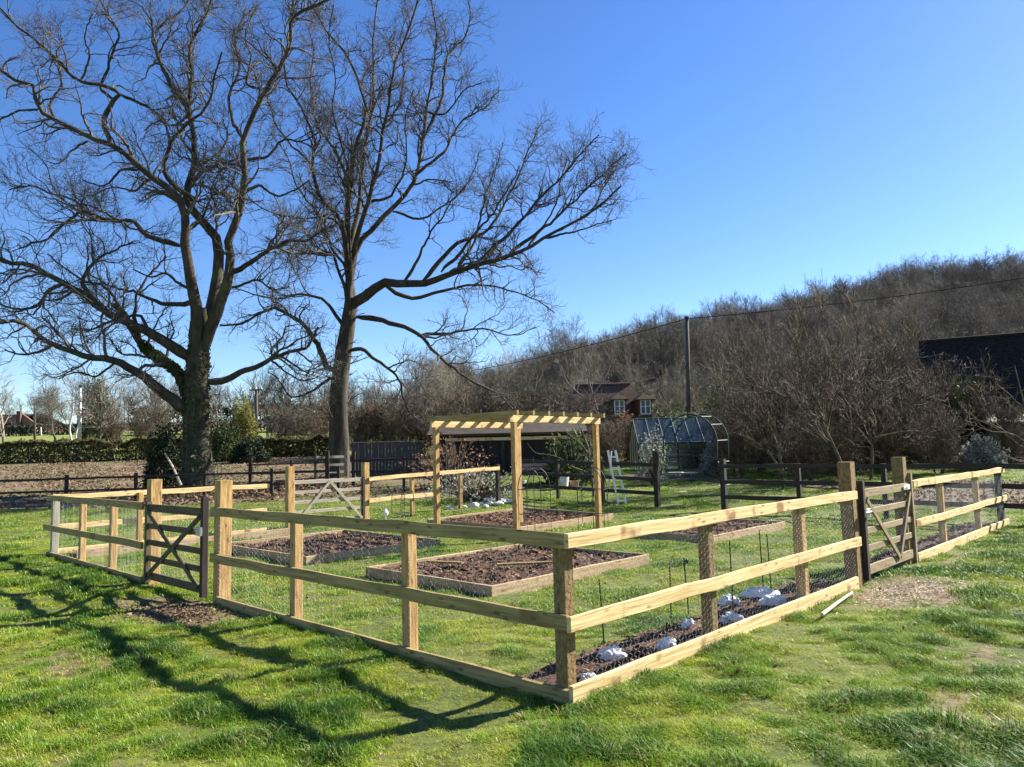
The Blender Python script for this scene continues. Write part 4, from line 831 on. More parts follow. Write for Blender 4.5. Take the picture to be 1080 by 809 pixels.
def hedge(label, x0, x1, y, w, h, m, n, size, seed):
    r = np.random.default_rng(seed); root = empty('hedge', ((x0+x1)/2, y, gz((x0+x1)/2, y)), label, 'hedge', 'clipped hedges along the field')
    x = r.uniform(x0, x1, n); t = r.uniform(size=n); yy = y-w/2*np.sqrt(r.uniform(size=n))*np.sign(r.uniform(-.3, 1, n)); hh = h*(1+.22*vnoise(x, yy, .5, 5.)+.22*vnoise(x, yy, 1.7, 6.)); zz = hh*np.where(t < .35, r.uniform(.9, 1.05, n), r.uniform(0, 1, n))
    c = np.stack([x, yy, terr(x, yy)+zz], -1); a = norm(r.normal(size=(n, 3))); b = norm(np.cross(a, r.normal(size=(n, 3)))); s = size*r.uniform(.5, 1.3, n)[:, None]
    MB().quads(c, a*s, b*s*.6).build('foliage', m, root, gc=False)
    k = int((x1-x0)*6); bx = r.uniform(x0, x1, k); by = y+r.uniform(-w/3, w/3, k); b0 = np.stack([bx, by, terr(bx, by)-.1], -1); T = np.stack([b0, b0+r.normal(0, .08, (k, 3))+A(0, 0, h*.5), b0+r.normal(0, .2, (k, 3))+A(0, 0, h*1.14)], 1)
    MB().tubes(T, np.full((k, 3), .02)*np.array([1.2, .8, .4]), 3).build('stems', 'otwig', root, gc=False)
hedge('long clipped green hedge between the leafy field and the meadow on the left', -42, -27.3, 51.2, 1.6, 1.3, 'hedge', 17000, .09, 1)
hedge('yellower hedge stretch running behind the ivy-clad oak', -27.2, -19.4, 51.6, 1.6, 1.4, 'hedge', 9000, .09, 2)
hedge('brownish hedge stretch between the two oaks', -18.4, -11.5, 51, 1.6, 1.15, 'hedge', 9000, .09, 3)
hedge('dark clipped hedge below the distant brick house', -75, -50, 92, 1.8, 1.2, 'holly', 5000, .16, 4)

hedge('dark hedge line at the far edge of the meadow', -44, -10, 86, 2.4, 2.7, 'holly', 9000, .18, 5)
# orchard trees on the right: long straight shoots, twisted pale stems
def traced_tree(name, label, d, stems, seed, group, dens=(5.4, 4.6, 4.0), lens=(1.7, .85, .5), mt='otwig', shoots=1.1, trop=.14):
    r = np.random.default_rng(seed); b = at(*stems[0][0][0], d); b[2] = gz(b[0], b[1]); root = empty(name, b, label, 'tree', group); LP, LR = [], []
    for pts, r0, r1, k in stems: p = resample(px_limb(d, d/F, pts, k), 14); LP.append(p); LR.append(np.linspace(r0, r1, 14)*.66)
    LP[0][0][2] = gz(*LP[0][0][:2])-.15
    LP = np.array(LP); LR = np.array(LR); MB().tubes(LP, LR, 8).build('trunk', mt, root, smooth=True, gc=False)
    P1, R1 = sprout(LP, LR, dens[0], .18, (25, 75), lens[0], .5, 8, .22, trop, r, .3, .011); P2, R2 = sprout(P1, R1, dens[1], .1, (25, 65), lens[1], .6, 5, .17, trop, r, .4, .0085)
    P3_, R3 = sprout(P2, R2, dens[2], .1, (25, 60), lens[2], .7, 4, .15, trop, r, .6, .0065); c = MB(); c.tubes(P1, R1, 5); c.tubes(P2, R2, 4); c.tubes(P3_, R3, 3)
    if shoots: Q, RQ = sprout(LP, LR, shoots, .35, (25, 60), lens[0]*1.5, .4, 6, .05, .35, r, .35, .007); c.tubes(Q, RQ, 4)
    c.build('crown', mt, root, smooth=True, gc=False); return root
GO = 'pruned fruit trees right of the greenhouse'
traced_tree('fruit_tree', 'multi-stemmed fruit tree with slender tall shoots right of the greenhouse', 24, [([(826, 514), (824, 490), (816, 460), (800, 425), (790, 395), (785, 360)], .075, .025, 0), ([(824, 500), (812, 478), (790, 462), (770, 455), (752, 440)], .06, .02, -.3), ([(822, 485), (836, 450), (846, 410), (838, 370), (842, 330)], .06, .02, .2), ([(818, 470), (850, 440), (872, 400), (880, 370)], .05, .015, -.2), ([(812, 455), (776, 430), (760, 400)], .05, .015, .3)], 31, GO)
traced_tree('fruit_tree', 'leaning fruit tree with a pale slanting trunk above the tall right gate post', 22.5, [([(893, 505), (886, 485), (872, 455), (860, 430), (850, 405), (842, 372), (838, 345)], .075, .02, 0), ([(872, 455), (880, 420), (900, 385), (905, 350), (900, 322)], .05, .015, .3), ([(862, 435), (830, 420), (800, 405), (778, 385)], .045, .012, -.3), ([(855, 415), (872, 395), (862, 350), (870, 318)], .045, .012, .1)], 32, GO)
traced_tree('fruit_tree', 'widest twiggy fruit tree rising behind the second tall gate post', 26, [([(918, 508), (920, 475), (914, 440), (912, 400), (922, 365), (918, 335)], .09, .025, 0), ([(919, 470), (940, 445), (965, 425), (985, 410)], .06, .018, -.2), ([(916, 450), (890, 420), (880, 385), (888, 352)], .06, .018, .3), ([(914, 430), (940, 395), (958, 360), (955, 332)], .06, .016, .2), ([(920, 462), (955, 455), (985, 455), (1008, 448)], .05, .016, -.1)], 33, GO)
traced_tree('fruit_tree', 'low bushy fruit tree between greenhouse and multi-stemmed tree', 30, [([(800, 503), (798, 478), (790, 450), (782, 425), (778, 400)], .08, .02, 0), ([(799, 485), (812, 455), (820, 430), (822, 400)], .06, .015, .2), ([(796, 470), (772, 450), (762, 425)], .05, .015, -.2), ([(792, 455), (800, 425), (808, 390), (806, 360)], .05, .014, .1)], 34, GO)
traced_tree('fruit_tree', 'small bare tree at the right edge reaching across the slate roof', 20, [([(1100, 520), (1094, 480), (1084, 440), (1076, 410), (1070, 385)], .07, .015, 0), ([(1092, 475), (1068, 458), (1045, 455), (1028, 448)], .035, .008, -.1), ([(1086, 445), (1066, 428), (1050, 410)], .03, .008, 0), ([(1096, 490), (1070, 485), (1046, 470)], .03, .008, .1)], 35, GO, dens=(2.4, 2.4, 2.4), shoots=.4)
traced_tree('apple_tree', 'small pruned apple tree with two pale bending limbs inside the pergola view', 23, [([(626, 522), (624, 500), (622, 478), (614, 455), (607, 443)], .06, .02, 0), ([(624, 500), (608, 494), (598, 490), (588, 482), (567, 478)], .045, .015, -.1), ([(622, 480), (612, 468), (600, 458), (592, 450)], .04, .012, .2), ([(604, 492), (610, 482), (620, 480)], .03, .01, .1)], 36, 'pruned apple trees', dens=(1.8, 2.0, 2.0), lens=(.9, .5, .3), shoots=.3)
traced_tree('bare_tree', 'gnarled bare tree growing in front of the dormer house roof', 40, [([(632, 490), (634, 455), (628, 425), (622, 405), (616, 385)], .10, .03, 0), ([(632, 450), (610, 430), (592, 425)], .06, .02, -.2), ([(626, 415), (640, 395), (646, 378)], .06, .02, .2), ([(629, 430), (600, 405), (592, 385)], .06, .02, .1)], 37, 'pruned apple trees', mt='wtwig', dens=(2, 2.2, 2.2), shoots=.2)
for k, (px, d, h, lab) in enumerate([(842, 48, 9.6, 'tall twiggy shrub tree behind the fruit trees, left of three'), (900, 46, 9.2, 'tall twiggy shrub tree behind the fruit trees, middle of three'), (950, 50, 9.6, 'tall twiggy shrub tree behind the fruit trees, right of three'), (790, 46, 7.2, 'brown twiggy tree behind the low bushy fruit tree'), (742, 62, 7.6, 'brown twiggy tree just right of the tall utility pole'), (700, 70, 8.4, 'brown twiggy tree just left of the tall utility pole')]):
    mid('bare_tree', px, d, h, TP[k % 3], lab, 'twiggy trees behind the fruit trees', 8)

# thickets of straight thin shoots filling the space behind the back fence
SP = [proto_tree('shoots', 5, 300+i, 'otwig', [.8, 1.0, .9][i], [9, 7, 8][i], (2.8, 2.5, 2.0), .10, .2, r0=.085) for i in range(3)]
GS = 'tangled bare shrubs behind the back fence'
GT = 'bare thickets beyond the field'
for k, (px, d, h, lab) in enumerate([(300, 56, 4.6, 'bare thicket between brown pole and right oak, left one'), (320, 54, 4.0, 'bare thicket between brown pole and right oak, right one'), (340, 58, 5.4, 'bare thicket close behind the right oak trunk'), (380, 46, 4.6, 'bare thicket over the left end of the grey boarded fence'), (400, 48, 4.8, 'bare thicket over the middle of the grey boarded fence'), (424, 46, 4.8, 'bare thicket over the right end of the grey boarded fence'), (448, 48, 5.2, 'bare thicket over the left end of the long barn roof'), (475, 46, 5.2, 'bare thicket over the barn roof, left of three'), (510, 48, 5.4, 'bare thicket over the barn roof, middle of three'), (545, 47, 5.4, 'bare thicket over the barn roof, right of three'), (150, 60, 4.2, 'bare thicket left of the ivy-clad oak'), (120, 64, 4.2, 'bare thicket right of the slim conifer')]):
    mid('bare_shrub', px, d, h, SP[k % 3], lab, GT, 5, cat='shrub')
for k, (px, d, h, lab) in enumerate([(752, 33, 3.4, 'tangled bare shrub hard right of the greenhouse'), (778, 28, 3.6, 'tangled bare shrub at the foot of the low bushy fruit tree'), (800, 31, 4.6, 'tall tangled shrub behind the low bushy fruit tree'), (838, 29, 4.4, 'tangled shrub right of the multi-stemmed fruit tree'), (862, 32, 5.2, 'tall tangled shrub above the tall right gate post'),
        (908, 30, 4.6, 'tangled shrub just right of the water butt'), (935, 29, 4.0, 'tangled shrub before the dark timber shed'), (962, 31, 4.4, 'tangled shrub between shed and slate barn'), (988, 28, 3.0, 'low tangled shrub left of the silver-grey shrub'), (826, 36, 6.2, 'tallest tangled shrub behind the multi-stemmed fruit tree'), (885, 37, 6.4, 'tallest tangled shrub behind the water butt'), (930, 38, 6.4, 'tallest tangled shrub left of the barn roof'),
        (590, 36, 3.6, 'tangled bare shrub by the right end of the long barn'), (612, 38, 4.4, 'tangled bare shrub against the left of the dormer house'), (640, 34, 2.8, 'low tangled shrub behind the white ladder'), (672, 36, 3.0, 'low tangled shrub left of the greenhouse'), (1000, 34, 5.6, 'tall tangled shrub before the left end of the slate roof'), (1024, 33, 4.2, 'tangled shrub before the slate roof, right of the tall one'), (975, 33, 5.2, 'tall tangled shrub just left of the slate roof edge'), (886, 26.5, 2.7, 'low tangled shrub in front of the water butt'), (848, 26, 3.0, 'tangled shrub between the stems of the two nearest fruit trees'), (1062, 30, 3.4, 'tangled shrub in front of the pale shed roofs')]):
    mid('bare_shrub', px, d, h, SP[k % 3], lab, GS, 5, cat='shrub')

# ------------------------------------------------------------------ buildings
def slab(mb, pts, t):
    """roof slope from four corners, thickness t along its normal"""
    p = np.asarray(pts, float); n = np.cross(p[1]-p[0], p[3]-p[0]); n /= np.linalg.norm(n); n = n if n[2] > 0 else -n
    return mb.prism(p-n*t, n*t) if True else mb
# long barn behind the pergola
y0 = 33.; xl, xr = at(459, 470, y0)[0], at(612, 470, y0)[0]; zg = gz(0, y0)
root = empty('long_barn', ((xl+xr)/2, y0, zg), 'long low barn with black boarded wall and brown-grey roof behind the pergola', 'barn')
ze = at(530, 457, y0)[2]; zr = at(530, 437, y0+3.)[2]
MB().box((xl, y0, zg-.5), (xr, y0+5.8, ze-.02)).build('wall', 'blackboard', root)
b = MB(); slab(b, [(xl-.3, y0-.5, ze), (xr+.3, y0-.5, ze), (xr+.3, y0+3, zr), (xl-.3, y0+3, zr)], .1); slab(b, [(xl-.3, y0+6.3, ze), (xr+.3, y0+6.3, ze), (xr+.3, y0+3.002, zr), (xl-.3, y0+3.002, zr)], .1); b.build('roof', 'barnroof', root)
zb = at(530, 462.5, y0-.9)[2]; MB().beam((at(470, 470, y0-.9)[0], y0-.9, zb), (at(612, 470, y0-.9)[0], y0-.9, zb-.02), .05, .13, seg=4, wob=.002).build('fascia_beam', 'rail', root)
for px in (471, 530, 590): MB().beam((at(px, 470, y0-.9)[0], y0-.9, zg-.3), (at(px, 470, y0-.9)[0], y0-.9, zb-.07), .1, .1, up=(0, 1, 0)).build('post', 'dark_wood', root)
b = MB()
for i in range(int((xr-xl)/.3)): b.beam((xl+.15+i*.3, y0-.018, zg-.3), (xl+.15+i*.3, y0-.018, ze-.25), .04, .03, up=(0, 1, 0))
b.build('cover_strips', 'blackboard', root)
# grey close-board fence
yb = 35.5; xa, xb = at(371, 470, yb)[0], at(447, 470, yb)[0]; root = empty('board_fence', ((xa+xb)/2, yb, gz((xa+xb)/2, yb)), 'weathered grey close-board fence right of the far oak trunk', 'fence'); n = int((xb-xa)/.16); bb = MB()
zt = at(410, 467, yb)[2]
for i in range(n): bb.beam((xa+.08+i*.16, yb+(.008 if i % 2 else 0), gz(0, yb)-.2), (xa+.08+i*.16, yb+(.008 if i % 2 else 0), zt+rng.uniform(-.02, .02)), .15, .022, up=(0, 1, 0))
bb.build('boards', 'greyboard', root); MB().beam((xa-.1, yb, zt+.05), (xb+.1, yb, zt+.05), .07, .04).build('capping', 'grey_wood', root)
# dormer house
yh = 48.; hx0, hx1 = at(596, 470, yh)[0], at(706, 470, yh)[0]; zg = gz(0, yh); root = empty('dormer_house', ((hx0+hx1)/2, yh, zg), 'red-tiled house with two dormers holding white windows', 'house')
zE = at(650, 462, yh)[2]; zR = at(640, 406, yh+3.4)[2]; hx1 = at(702, 470, yh)[0]
MB().box((hx0+.3, yh+.4, zg-.5), (hx1-.3, yh+6.4, zE+.02)).build('wall', 'brick', root)
rx0, rx1 = at(606, 405, yh+3.4)[0], at(664, 405, yh+3.4)[0]; b = MB()
slab(b, [(hx0, yh-.1, zE), (hx1+.7, yh-.1, zE), (rx1, yh+3.4, zR), (rx0, yh+3.4, zR)], .12); slab(b, [(hx0, yh+6.9, zE), (hx1+.7, yh+6.9, zE), (rx1, yh+3.402, zR), (rx0, yh+3.402, zR)], .12)
b.prism([(hx1+.7, yh-.1, zE-.1), (hx1+.7, yh+6.9, zE-.1), (rx1, yh+3.4, zR-.1)], (.0, .0, .1)); b.prism([(hx0, yh-.1, zE-.1), (hx0, yh+6.9, zE-.1), (rx0, yh+3.4, zR-.1)], (.0, .0, .1)); b.build('roof', 'tile', root)
MB().tube([(rx0, yh+3.4, zR+.03), (rx1, yh+3.4, zR+.03)], .1, 8).build('ridge', 'tile', root)
for pxc in (653.5, 681):
    yd = yh+.2; c = at(pxc, 432, yd); w = .68; zw0 = at(pxc, 437, yd)[2]; zw1 = at(pxc, 421.5, yd)[2]
    dm = MB().box((c[0]-w/2-.1, yd+.05, zw0-.7), (c[0]+w/2+.1, yd+3.0, zw1+.12)).build('dormer', 'tile', root)
    b = MB(); zt = zw1+.50; e = zw1+.02; ov = .3
    for sg in (-1, 1): slab(b, [(c[0]+sg*(w/2+ov), yd-.25, e), (c[0]+sg*(w/2+ov), yd+3.2, e), (c[0], yd+3.2, zt), (c[0], yd+.25, zt)], .07)
    slab(b, [(c[0]-w/2-ov, yd-.25, e), (c[0]+w/2+ov, yd-.25, e), (c[0]+.01, yd+.26, zt), (c[0]-.01, yd+.26, zt)], .07); b.build('dormer_roof', 'tile', dm)
    wf = MB(); t = .06
    for a_, b_ in (((-w/2, zw0), (w/2, zw0+t)), ((-w/2, zw1-t), (w/2, zw1)), ((-w/2, zw0+t), (-w/2+t, zw1-t)), ((w/2-t, zw0+t), (w/2, zw1-t)), ((-.035, zw0+t), (.035, zw1-t))): wf.box((c[0]+a_[0], yd-.02, a_[1]), (c[0]+b_[0], yd+.03, b_[1]))
    zc = zw0+(zw1-zw0)*.55; wf.box((c[0]-w/2+t, yd-.015, zc-.02), (c[0]-.035, yd+.025, zc+.02)); wf.box((c[0]+.035, yd-.015, zc-.02), (c[0]+w/2-t, yd+.025, zc+.02))
    wo = wf.build('window', 'white', root); MB().box((c[0]-w/2+t, yd+.012, zw0+t), (c[0]+w/2-t, yd+.018, zw1-t)).build('pane', 'pane', wo)
# slate barn on the right, its ridge running towards the camera's right
ys_ = 37.5; sx0 = at(982, 460, ys_)[0]; rx_ = A(math.cos(rad(-26)), math.sin(rad(-26)), 0); rn = A(rx_[1], -rx_[0], 0); rn = -rn if rn[1] > 0 else rn
zg = gz(sx0, ys_); o_ = A(sx0, ys_, 0); root = empty('slate_barn', (sx0, ys_, zg), 'big barn with a dark slate roof at the right edge, its front in shade', 'barn')
def SB(a_, n_, z): q = o_+rx_*a_-rn*n_; return A(q[0], q[1], z)
zE = at(1040, 444, ys_-2)[2]; hw_ = 4.1; zR = at(985, 361, SB(0, hw_, 0)[1])[2]; Lb = 15
MB().prism([SB(.3, .4, zg-.8), SB(Lb, .4, zg-.8), SB(Lb, 2*hw_-.4, zg-.8), SB(.3, 2*hw_-.4, zg-.8)], (0, 0, zE+.75-zg)).build('wall', 'blackboard', root)
b = MB(); slab(b, [SB(0, -.25, zE-.2), SB(Lb, -.25, zE-.2), SB(Lb, hw_, zR), SB(0, hw_, zR)], .12); slab(b, [SB(0, 2*hw_+.25, zE-.2), SB(Lb, 2*hw_+.25, zE-.2), SB(Lb, hw_+.002, zR), SB(0, hw_+.002, zR)], .12); b.build('roof', 'slate', root)
MB().prism([SB(.3, .4, zE-.06), SB(.3, 2*hw_-.4, zE-.06), SB(.3, hw_, zR-.25)], tuple(rx_*.15)).build('gable', 'blackboard', root)
MB().tube([SB(0, hw_, zR+.03), SB(Lb, hw_, zR+.03)], .11, 8).build('ridge', 'slate', root)
for px0, px1 in ((1040, 1069), (1068, 1100)):   # pale sunlit tops of two garden parasol-like lean-to roofs
    yp = 31.; a_ = at(px0, 445, yp); c_ = at(px1, 445, yp); t_ = at(px1-1, 435, yp+.7); rt = empty('shed_roof', (a_+c_)/2, 'left pale pitched shed roof against the dark barn' if px0 == 1040 else 'right pale pitched shed roof against the dark barn, cut by the edge', 'shed', 'pale shed roofs by the barn'); rt.location.z = gz(a_[0], yp)
    b = MB(); slab(b, [(a_[0], yp, a_[2]), (c_[0], yp, a_[2]), (c_[0], yp+1.3, t_[2]), (c_[0]-.05, yp+1.3, t_[2])], .05); b.build('roof', 'cream', rt)
    zg_ = gz(a_[0], yp); MB().box((a_[0]+.3, yp+.25, zg_-.2), (c_[0]-.05, yp+1.25, a_[2]-.05)).build('wall', 'blackboard', rt)
# distant brick house on the left
yd = 118.; dx0, dx1 = at(-12, 460, yd)[0], at(37, 460, yd)[0]; zg = gz(dx0, yd); root = empty('brick_house', ((dx0+dx1)/2, yd, zg), 'distant orange brick house with a dark roof at the far left', 'house')
zE = at(20, 447, yd)[2]; zR = at(20, 437, yd+4)[2]
MB().box((dx0+.2, yd, zg-1), (dx1, yd+8, zE)).build('wall', 'brick', root)
b = MB(); slab(b, [(dx0-3, yd-.4, zE), (at(10, 460, yd)[0], yd-.4, zE), (at(16, 460, yd)[0], yd+4, zR), (dx0-3, yd+4, zR)], .2); slab(b, [(dx0-3, yd+8.4, zE), (dx1+.3, yd+8.4, zE), (dx1-1.5, yd+4.004, zR), (dx0-3, yd+4.004, zR)], .2); b.build('roof', 'slate', root)
MB().prism([(at(8, 460, yd)[0], yd-.05, zE), (dx1, yd-.05, zE), (at(22, 460, yd)[0], yd-.05, zR-.1)], (0, .3, 0)).build('gable', 'brick', root)
MB().box((at(19, 460, yd)[0], yd-.6, zg), (at(23, 460, yd)[0], yd-.1, zR+.2)).build('chimney', 'tile', root)

# ------------------------------------------------------------------ greenhouse, arch, garden furniture
yg = 31.; gx0, gx1 = at(673, 470, yg)[0], at(757, 470, yg)[0]; zg = gz(7, yg); zR = at(705, 441, yg+1.2)[2]; zE = at(705, 467, yg)[2]
root = empty('greenhouse', ((gx0+gx1)/2, yg, zg), 'glass greenhouse with green frame and bluish pitched roof behind the garden arch', 'greenhouse')
fr = MB(); yr = yg+1.2; yk = yg+2.4; nb = 6
for i in range(nb+1):
    x = gx0+(gx1-gx0)*i/nb
    for a_, b_ in (((x, yg, zg-.2), (x, yg, zE)), ((x, yk, zg-.2), (x, yk, zE)), ((x, yg, zE), (x, yr, zR)), ((x, yk, zE), (x, yr, zR))): fr.tube([a_, b_], .028, 6)
for y_, z_ in ((yg, zE), (yk, zE), (yr, zR), (yg, zg+.12), (yk, zg+.12), (yg, zg+.65)): fr.tube([(gx0, y_, z_), (gx1, y_, z_)], .028, 6)
for x in (gx0, gx1):
    for y_ in np.linspace(yg, yk, 5)[1:-1]: fr.tube([(x, y_, zg), (x, y_, zR-(abs(y_-yr)/1.2)*(zR-zE))], .018, 5)
fr.build('frame', 'greenmetal', root, gc=False)
gl = MB()
def pane4(*p): gl.add(p, [np.arange(4)[None]])
pane4((gx0, yg+.01, zg), (gx1, yg+.01, zg), (gx1, yg+.01, zE), (gx0, yg+.01, zE)); pane4((gx0, yk, zg), (gx1, yk, zg), (gx1, yk, zE), (gx0, yk, zE)); pane4((gx0, yg, zE+.01), (gx1, yg, zE+.01), (gx1, yr, zR+.01), (gx0, yr, zR+.01)); pane4((gx0, yk, zE+.01), (gx1, yk, zE+.01), (gx1, yr, zR+.01), (gx0, yr, zR+.01))
for x in (gx0, gx1): gl.add([(x, yg, zg), (x, yk, zg), (x, yk, zE), (x, yr, zR), (x, yg, zE)], [np.arange(5)[None]])
gl.build('glazing', 'glass', root, gc=False)
MB().box((gx0-.05, yg-.06, zg-.3), (gx1+.05, yg-.01, zg+.12)).build('plinth', 'brick', root)
bch = empty('staging_bench', (gx0+1.2, yg+1.9, zg), 'slatted potting bench standing inside the greenhouse', 'bench'); MB().box((gx0+.4, yg+1.5, zg+.7), (gx1-.3, yg+2.2, zg+.75)).build('bench_top', 'grey_wood', bch)
for x in (gx0+.5, gx1-.4): MB().beam((x, yg+1.6, zg-.05), (x, yg+1.6, zg+.7), .05, .05, up=(0, 1, 0)).build('leg', 'grey_wood', bch)
# round garden tables
for px, lab in ((712.5, 'white round garden table, left one before the greenhouse'), (728.5, 'white round garden table, right one before the greenhouse')):
    d = 29.3; c = at(px, 498, d); zg_ = gz(c[0], d); h = c[2]-zg_; tr_ = empty('garden_table', (c[0], d, zg_), lab, 'table', 'white tables before the greenhouse')
    MB().lathe([(.30, h-.03), (.31, h-.015), (.30, h)], (c[0], d, zg_), 20).build('table_top', 'white', tr_, gc=False)
    for k in range(3):
        a_ = k*2.094+.4; MB().tube([(c[0]+.05*math.cos(a_), d+.05*math.sin(a_), zg_+h-.03), (c[0]+.12*math.cos(a_), d+.12*math.sin(a_), zg_+h*.5), (c[0]+.26*math.cos(a_), d+.26*math.sin(a_), zg_-.02)], .014, 6).build('leg', 'white', tr_, gc=False)
# garden arch in the gap of the dark fence
root = empty('garden_arch', uv(6.97, 13.75), 'green metal rose arch of two hoops in the gap of the dark fence', 'arch')
def hoop_pts(v):
    za = uv(6.97, v)[2]; c, hw, hs = 6.97, .80, 1.75; out = []
    for uu, z in [(c+hw, -.15), (c+hw, .6), (c+hw, 1.2), (c+hw, hs)]+[(c+hw*math.cos(t), hs+.72*math.sin(t)) for t in np.linspace(.15, math.pi-.15, 13)]+[(c-hw, hs), (c-hw, 1.2), (c-hw, .6), (c-hw, -.15)]:
        q = uv(uu, v); out.append(A(q[0], q[1], za+z))
    return out
H1, H2 = hoop_pts(13.45), hoop_pts(14.05)
for hp in (H1, H2): MB().tube(hp, .022, 8).build('hoop', 'greenmetal', root, smooth=True, gc=False)
for i in (1, 2, 3, 6, 8, 10, 12, 14, 17, 18, 19):
    if i < len(H1): MB().tube([H1[i], H2[i]], .009, 6).build('rung', 'greenmetal' if i < 12 else 'polepale', root, gc=False)  # right-hand rungs pale: sunlight put into their colour
# ladder
root = empty('ladder', gnd(655, 531), 'white aluminium tripod ladder standing by the dark fence', 'ladder'); d = 21.2
def LQ(x, y): return at(x, y, d)
for a_, b_ in (((641, 475), (652.5, 533)), ((649, 475), (660.5, 533))): MB().beam(LQ(*a_), LQ(*b_), .055, .06, up=(0, 1, 0)).build('rail', 'white', root)
for i in range(5):
    t = .12+i*.2; a_ = LQ(641+11.5*t, 475+58*t); b_ = LQ(649+11.5*t, 475+58*t); MB().beam(a_, b_, .05, .045).build('rung', 'white', root)
MB().tube([LQ(645, 476), at(641, 528, d+1.0)], .018, 8).build('prop', 'alu', root, gc=False)
# pots and bench near the barn
root = empty('garden_bench', A(*gnd(571, 512)), 'pinkish slatted garden bench by the barn end', 'bench'); d = root.location.y; c = A(*root.location); ww = .85
for dy, z in ((0, .42), (.13, .43), (.26, .42)): MB().beam(c+A(-ww, dy, z), c+A(ww, dy, z), .11, .03).build('seat_slat', 'terracotta', root)
for z in (.6, .74): MB().beam(c+A(-ww, .36, z), c+A(ww, .36, z), .03, .11).build('back_slat', 'terracotta', root)
for x in (-ww+.1, ww-.1):
    MB().beam(c+A(x, 0, -.05), c+A(x, 0, .42), .06, .06, up=(0, 1, 0)).build('leg', 'terracotta', root); MB().beam(c+A(x, .36, -.05), c+A(x, .36, .82), .06, .06, up=(0, 1, 0)).build('leg', 'terracotta', root)
for px, py, r0, h, m, lab in ((594, 516, .22, .50, 'stone', 'pale tall plant pot right of the pinkish bench'), (606, 515, .16, .26, 'terracotta', 'low terracotta pot beside the tall pale pot'), (549, 516, .2, .3, 'stone', 'squat pale pot left of the pinkish bench'), (676, 506, .14, .3, 'terracotta', 'small orange pot at the left corner of the greenhouse')):
    g = gnd(px, py); tag(MB().lathe([(r0*.7, -.02), (r0*.72, 0), (r0, h*.9), (r0*1.08, h*.9), (r0*1.08, h), (r0*.92, h), (r0*.9, h*.8)], g, 18).build('plant_pot', m, loc=g, gc=False), lab, 'plant pot', 'plant pots by the barn')
# water butt
g = A(*gnd(890, 507)); g = A(at(890, 470, 29.5)[0], 29.5, 0); g[2] = gz(g[0], g[1]); root = empty('water_butt', g, 'dark round water butt with a grey lid among the fruit trees', 'water butt'); hb = at(890, 452, 29.5)[2]-g[2]
MB().lathe([(.36, -.05), (.40, .3), (.43, hb*.5), (.41, hb-.12), (.38, hb-.08)], g, 24).build('barrel', 'blackmetal', root, gc=False, smooth=False); MB().lathe([(.42, hb-.08), (.44, hb-.05), (.41, hb), (.1, hb+.03), (.08, hb+.05)], g, 24).build('lid', 'greyboard', root, gc=False)
# dark sheds between fruit trees and barn
root = empty('garden_shed', (at(946, 470, 31.)[0], 31., gz(12, 31.)), 'low dark timber shed behind the second tall gate post', 'shed'); cx = root.location.x; zg = root.location.z
MB().box((cx-1.3, 31., zg-.2), (cx+1.3, 33., zg+1.55)).build('wall', 'blackboard', root); b = MB(); slab(b, [(cx-1.45, 30.85, zg+1.53), (cx+1.45, 30.85, zg+1.53), (cx+1.45, 33.15, zg+1.85), (cx-1.45, 33.15, zg+1.85)], .06); b.build('roof', 'slate', root); MB().box((cx-.4, 30.97, zg), (cx+.35, 30.995, zg+1.45)).build('door', 'dark_wood', root)
# gravel path before the greenhouse and right-hand yard
def strip(name, u0, u1, v0, v1, label):
    X = []; 
    us = np.linspace(u0, u1, 30); vs = np.linspace(v0, v1, 12); UU, VV = np.meshgrid(us, vs); x = C0[0]+UU*U[0]+VV*V[0]; y = C0[1]+UU*U[1]+VV*V[1]; z = terr(x, y)+bumps(x, y)+.035; n, k = x.shape; i = np.arange((n-1)*k).reshape(n-1, k)[:, :-1]; q = np.stack([i, i+1, i+k+1, i+k], -1).reshape(-1, 4)
    o = MB().add(np.stack([x, y, z], -1).reshape(-1, 3), [q[:, ::-1]]).build(name, 'gravel', smooth=True, gc=False); tag(o, label, None, None, 'structure')
strip('gravel_path', 4.0, 14.5, 20.2, 21.6, 'pale gravel path running in front of the greenhouse')
strip('gravel_yard', -6, 3.6, 17.6, 24.5, 'pale gravel yard before the slate barn')

n = 5000; u_ = rng.uniform(-6, 3.6, n); v_ = rng.uniform(17.6, 24.5, n); leaves('fallen_leaves', C0[0]+u_*U[0]+v_*V[0], C0[1]+u_*U[1]+v_*V[1], .05, 'litter', 'fallen leaves and clippings lying on the yard before the slate barn', .07)

# ------------------------------------------------------------------ poles and wires
def pole(px, py_top, d, r0, m, label, arm=False, wires=False, px_b=None):
    t = at(px, py_top, d); xb = at(px_b or px, 470, d)[0]; z0 = gz(xb, d); root = empty('utility_pole', (xb, d, z0), label, 'pole', 'utility poles')
    MB().tube([(xb, d, z0-.3), ((xb+t[0])/2, d, (z0+t[2])/2), (t[0], d, t[2])], [r0, r0*.9, r0*.75], 12).build('shaft', m, root, smooth=True, gc=False)
    if arm:
        MB().beam((t[0]-.5, d-r0, t[2]-.25), (t[0]+.5, d-r0, t[2]-.25), .08, .1).build('crossarm', 'pole', root)
        for dx in (-.42, 0, .42): MB().lathe([(.03, -.2), (.05, -.14), (.03, -.1), (.05, -.05), (.02, 0)], (t[0]+dx, d-r0, t[2]-.0), 8).build('insulator', 'white', root, gc=False)
    else: MB().lathe([(r0*.8, -.02), (r0*1.0, 0), (r0*1.0, .12), (r0*.6, .16)], (t[0], d, t[2]-.02), 12).build('cap', 'blackmetal', root, gc=False)
    return t
tp = pole(724.5, 336, 46, .15, 'pole', 'tall dark utility pole behind the greenhouse carrying the long overhead wire', px_b=727)
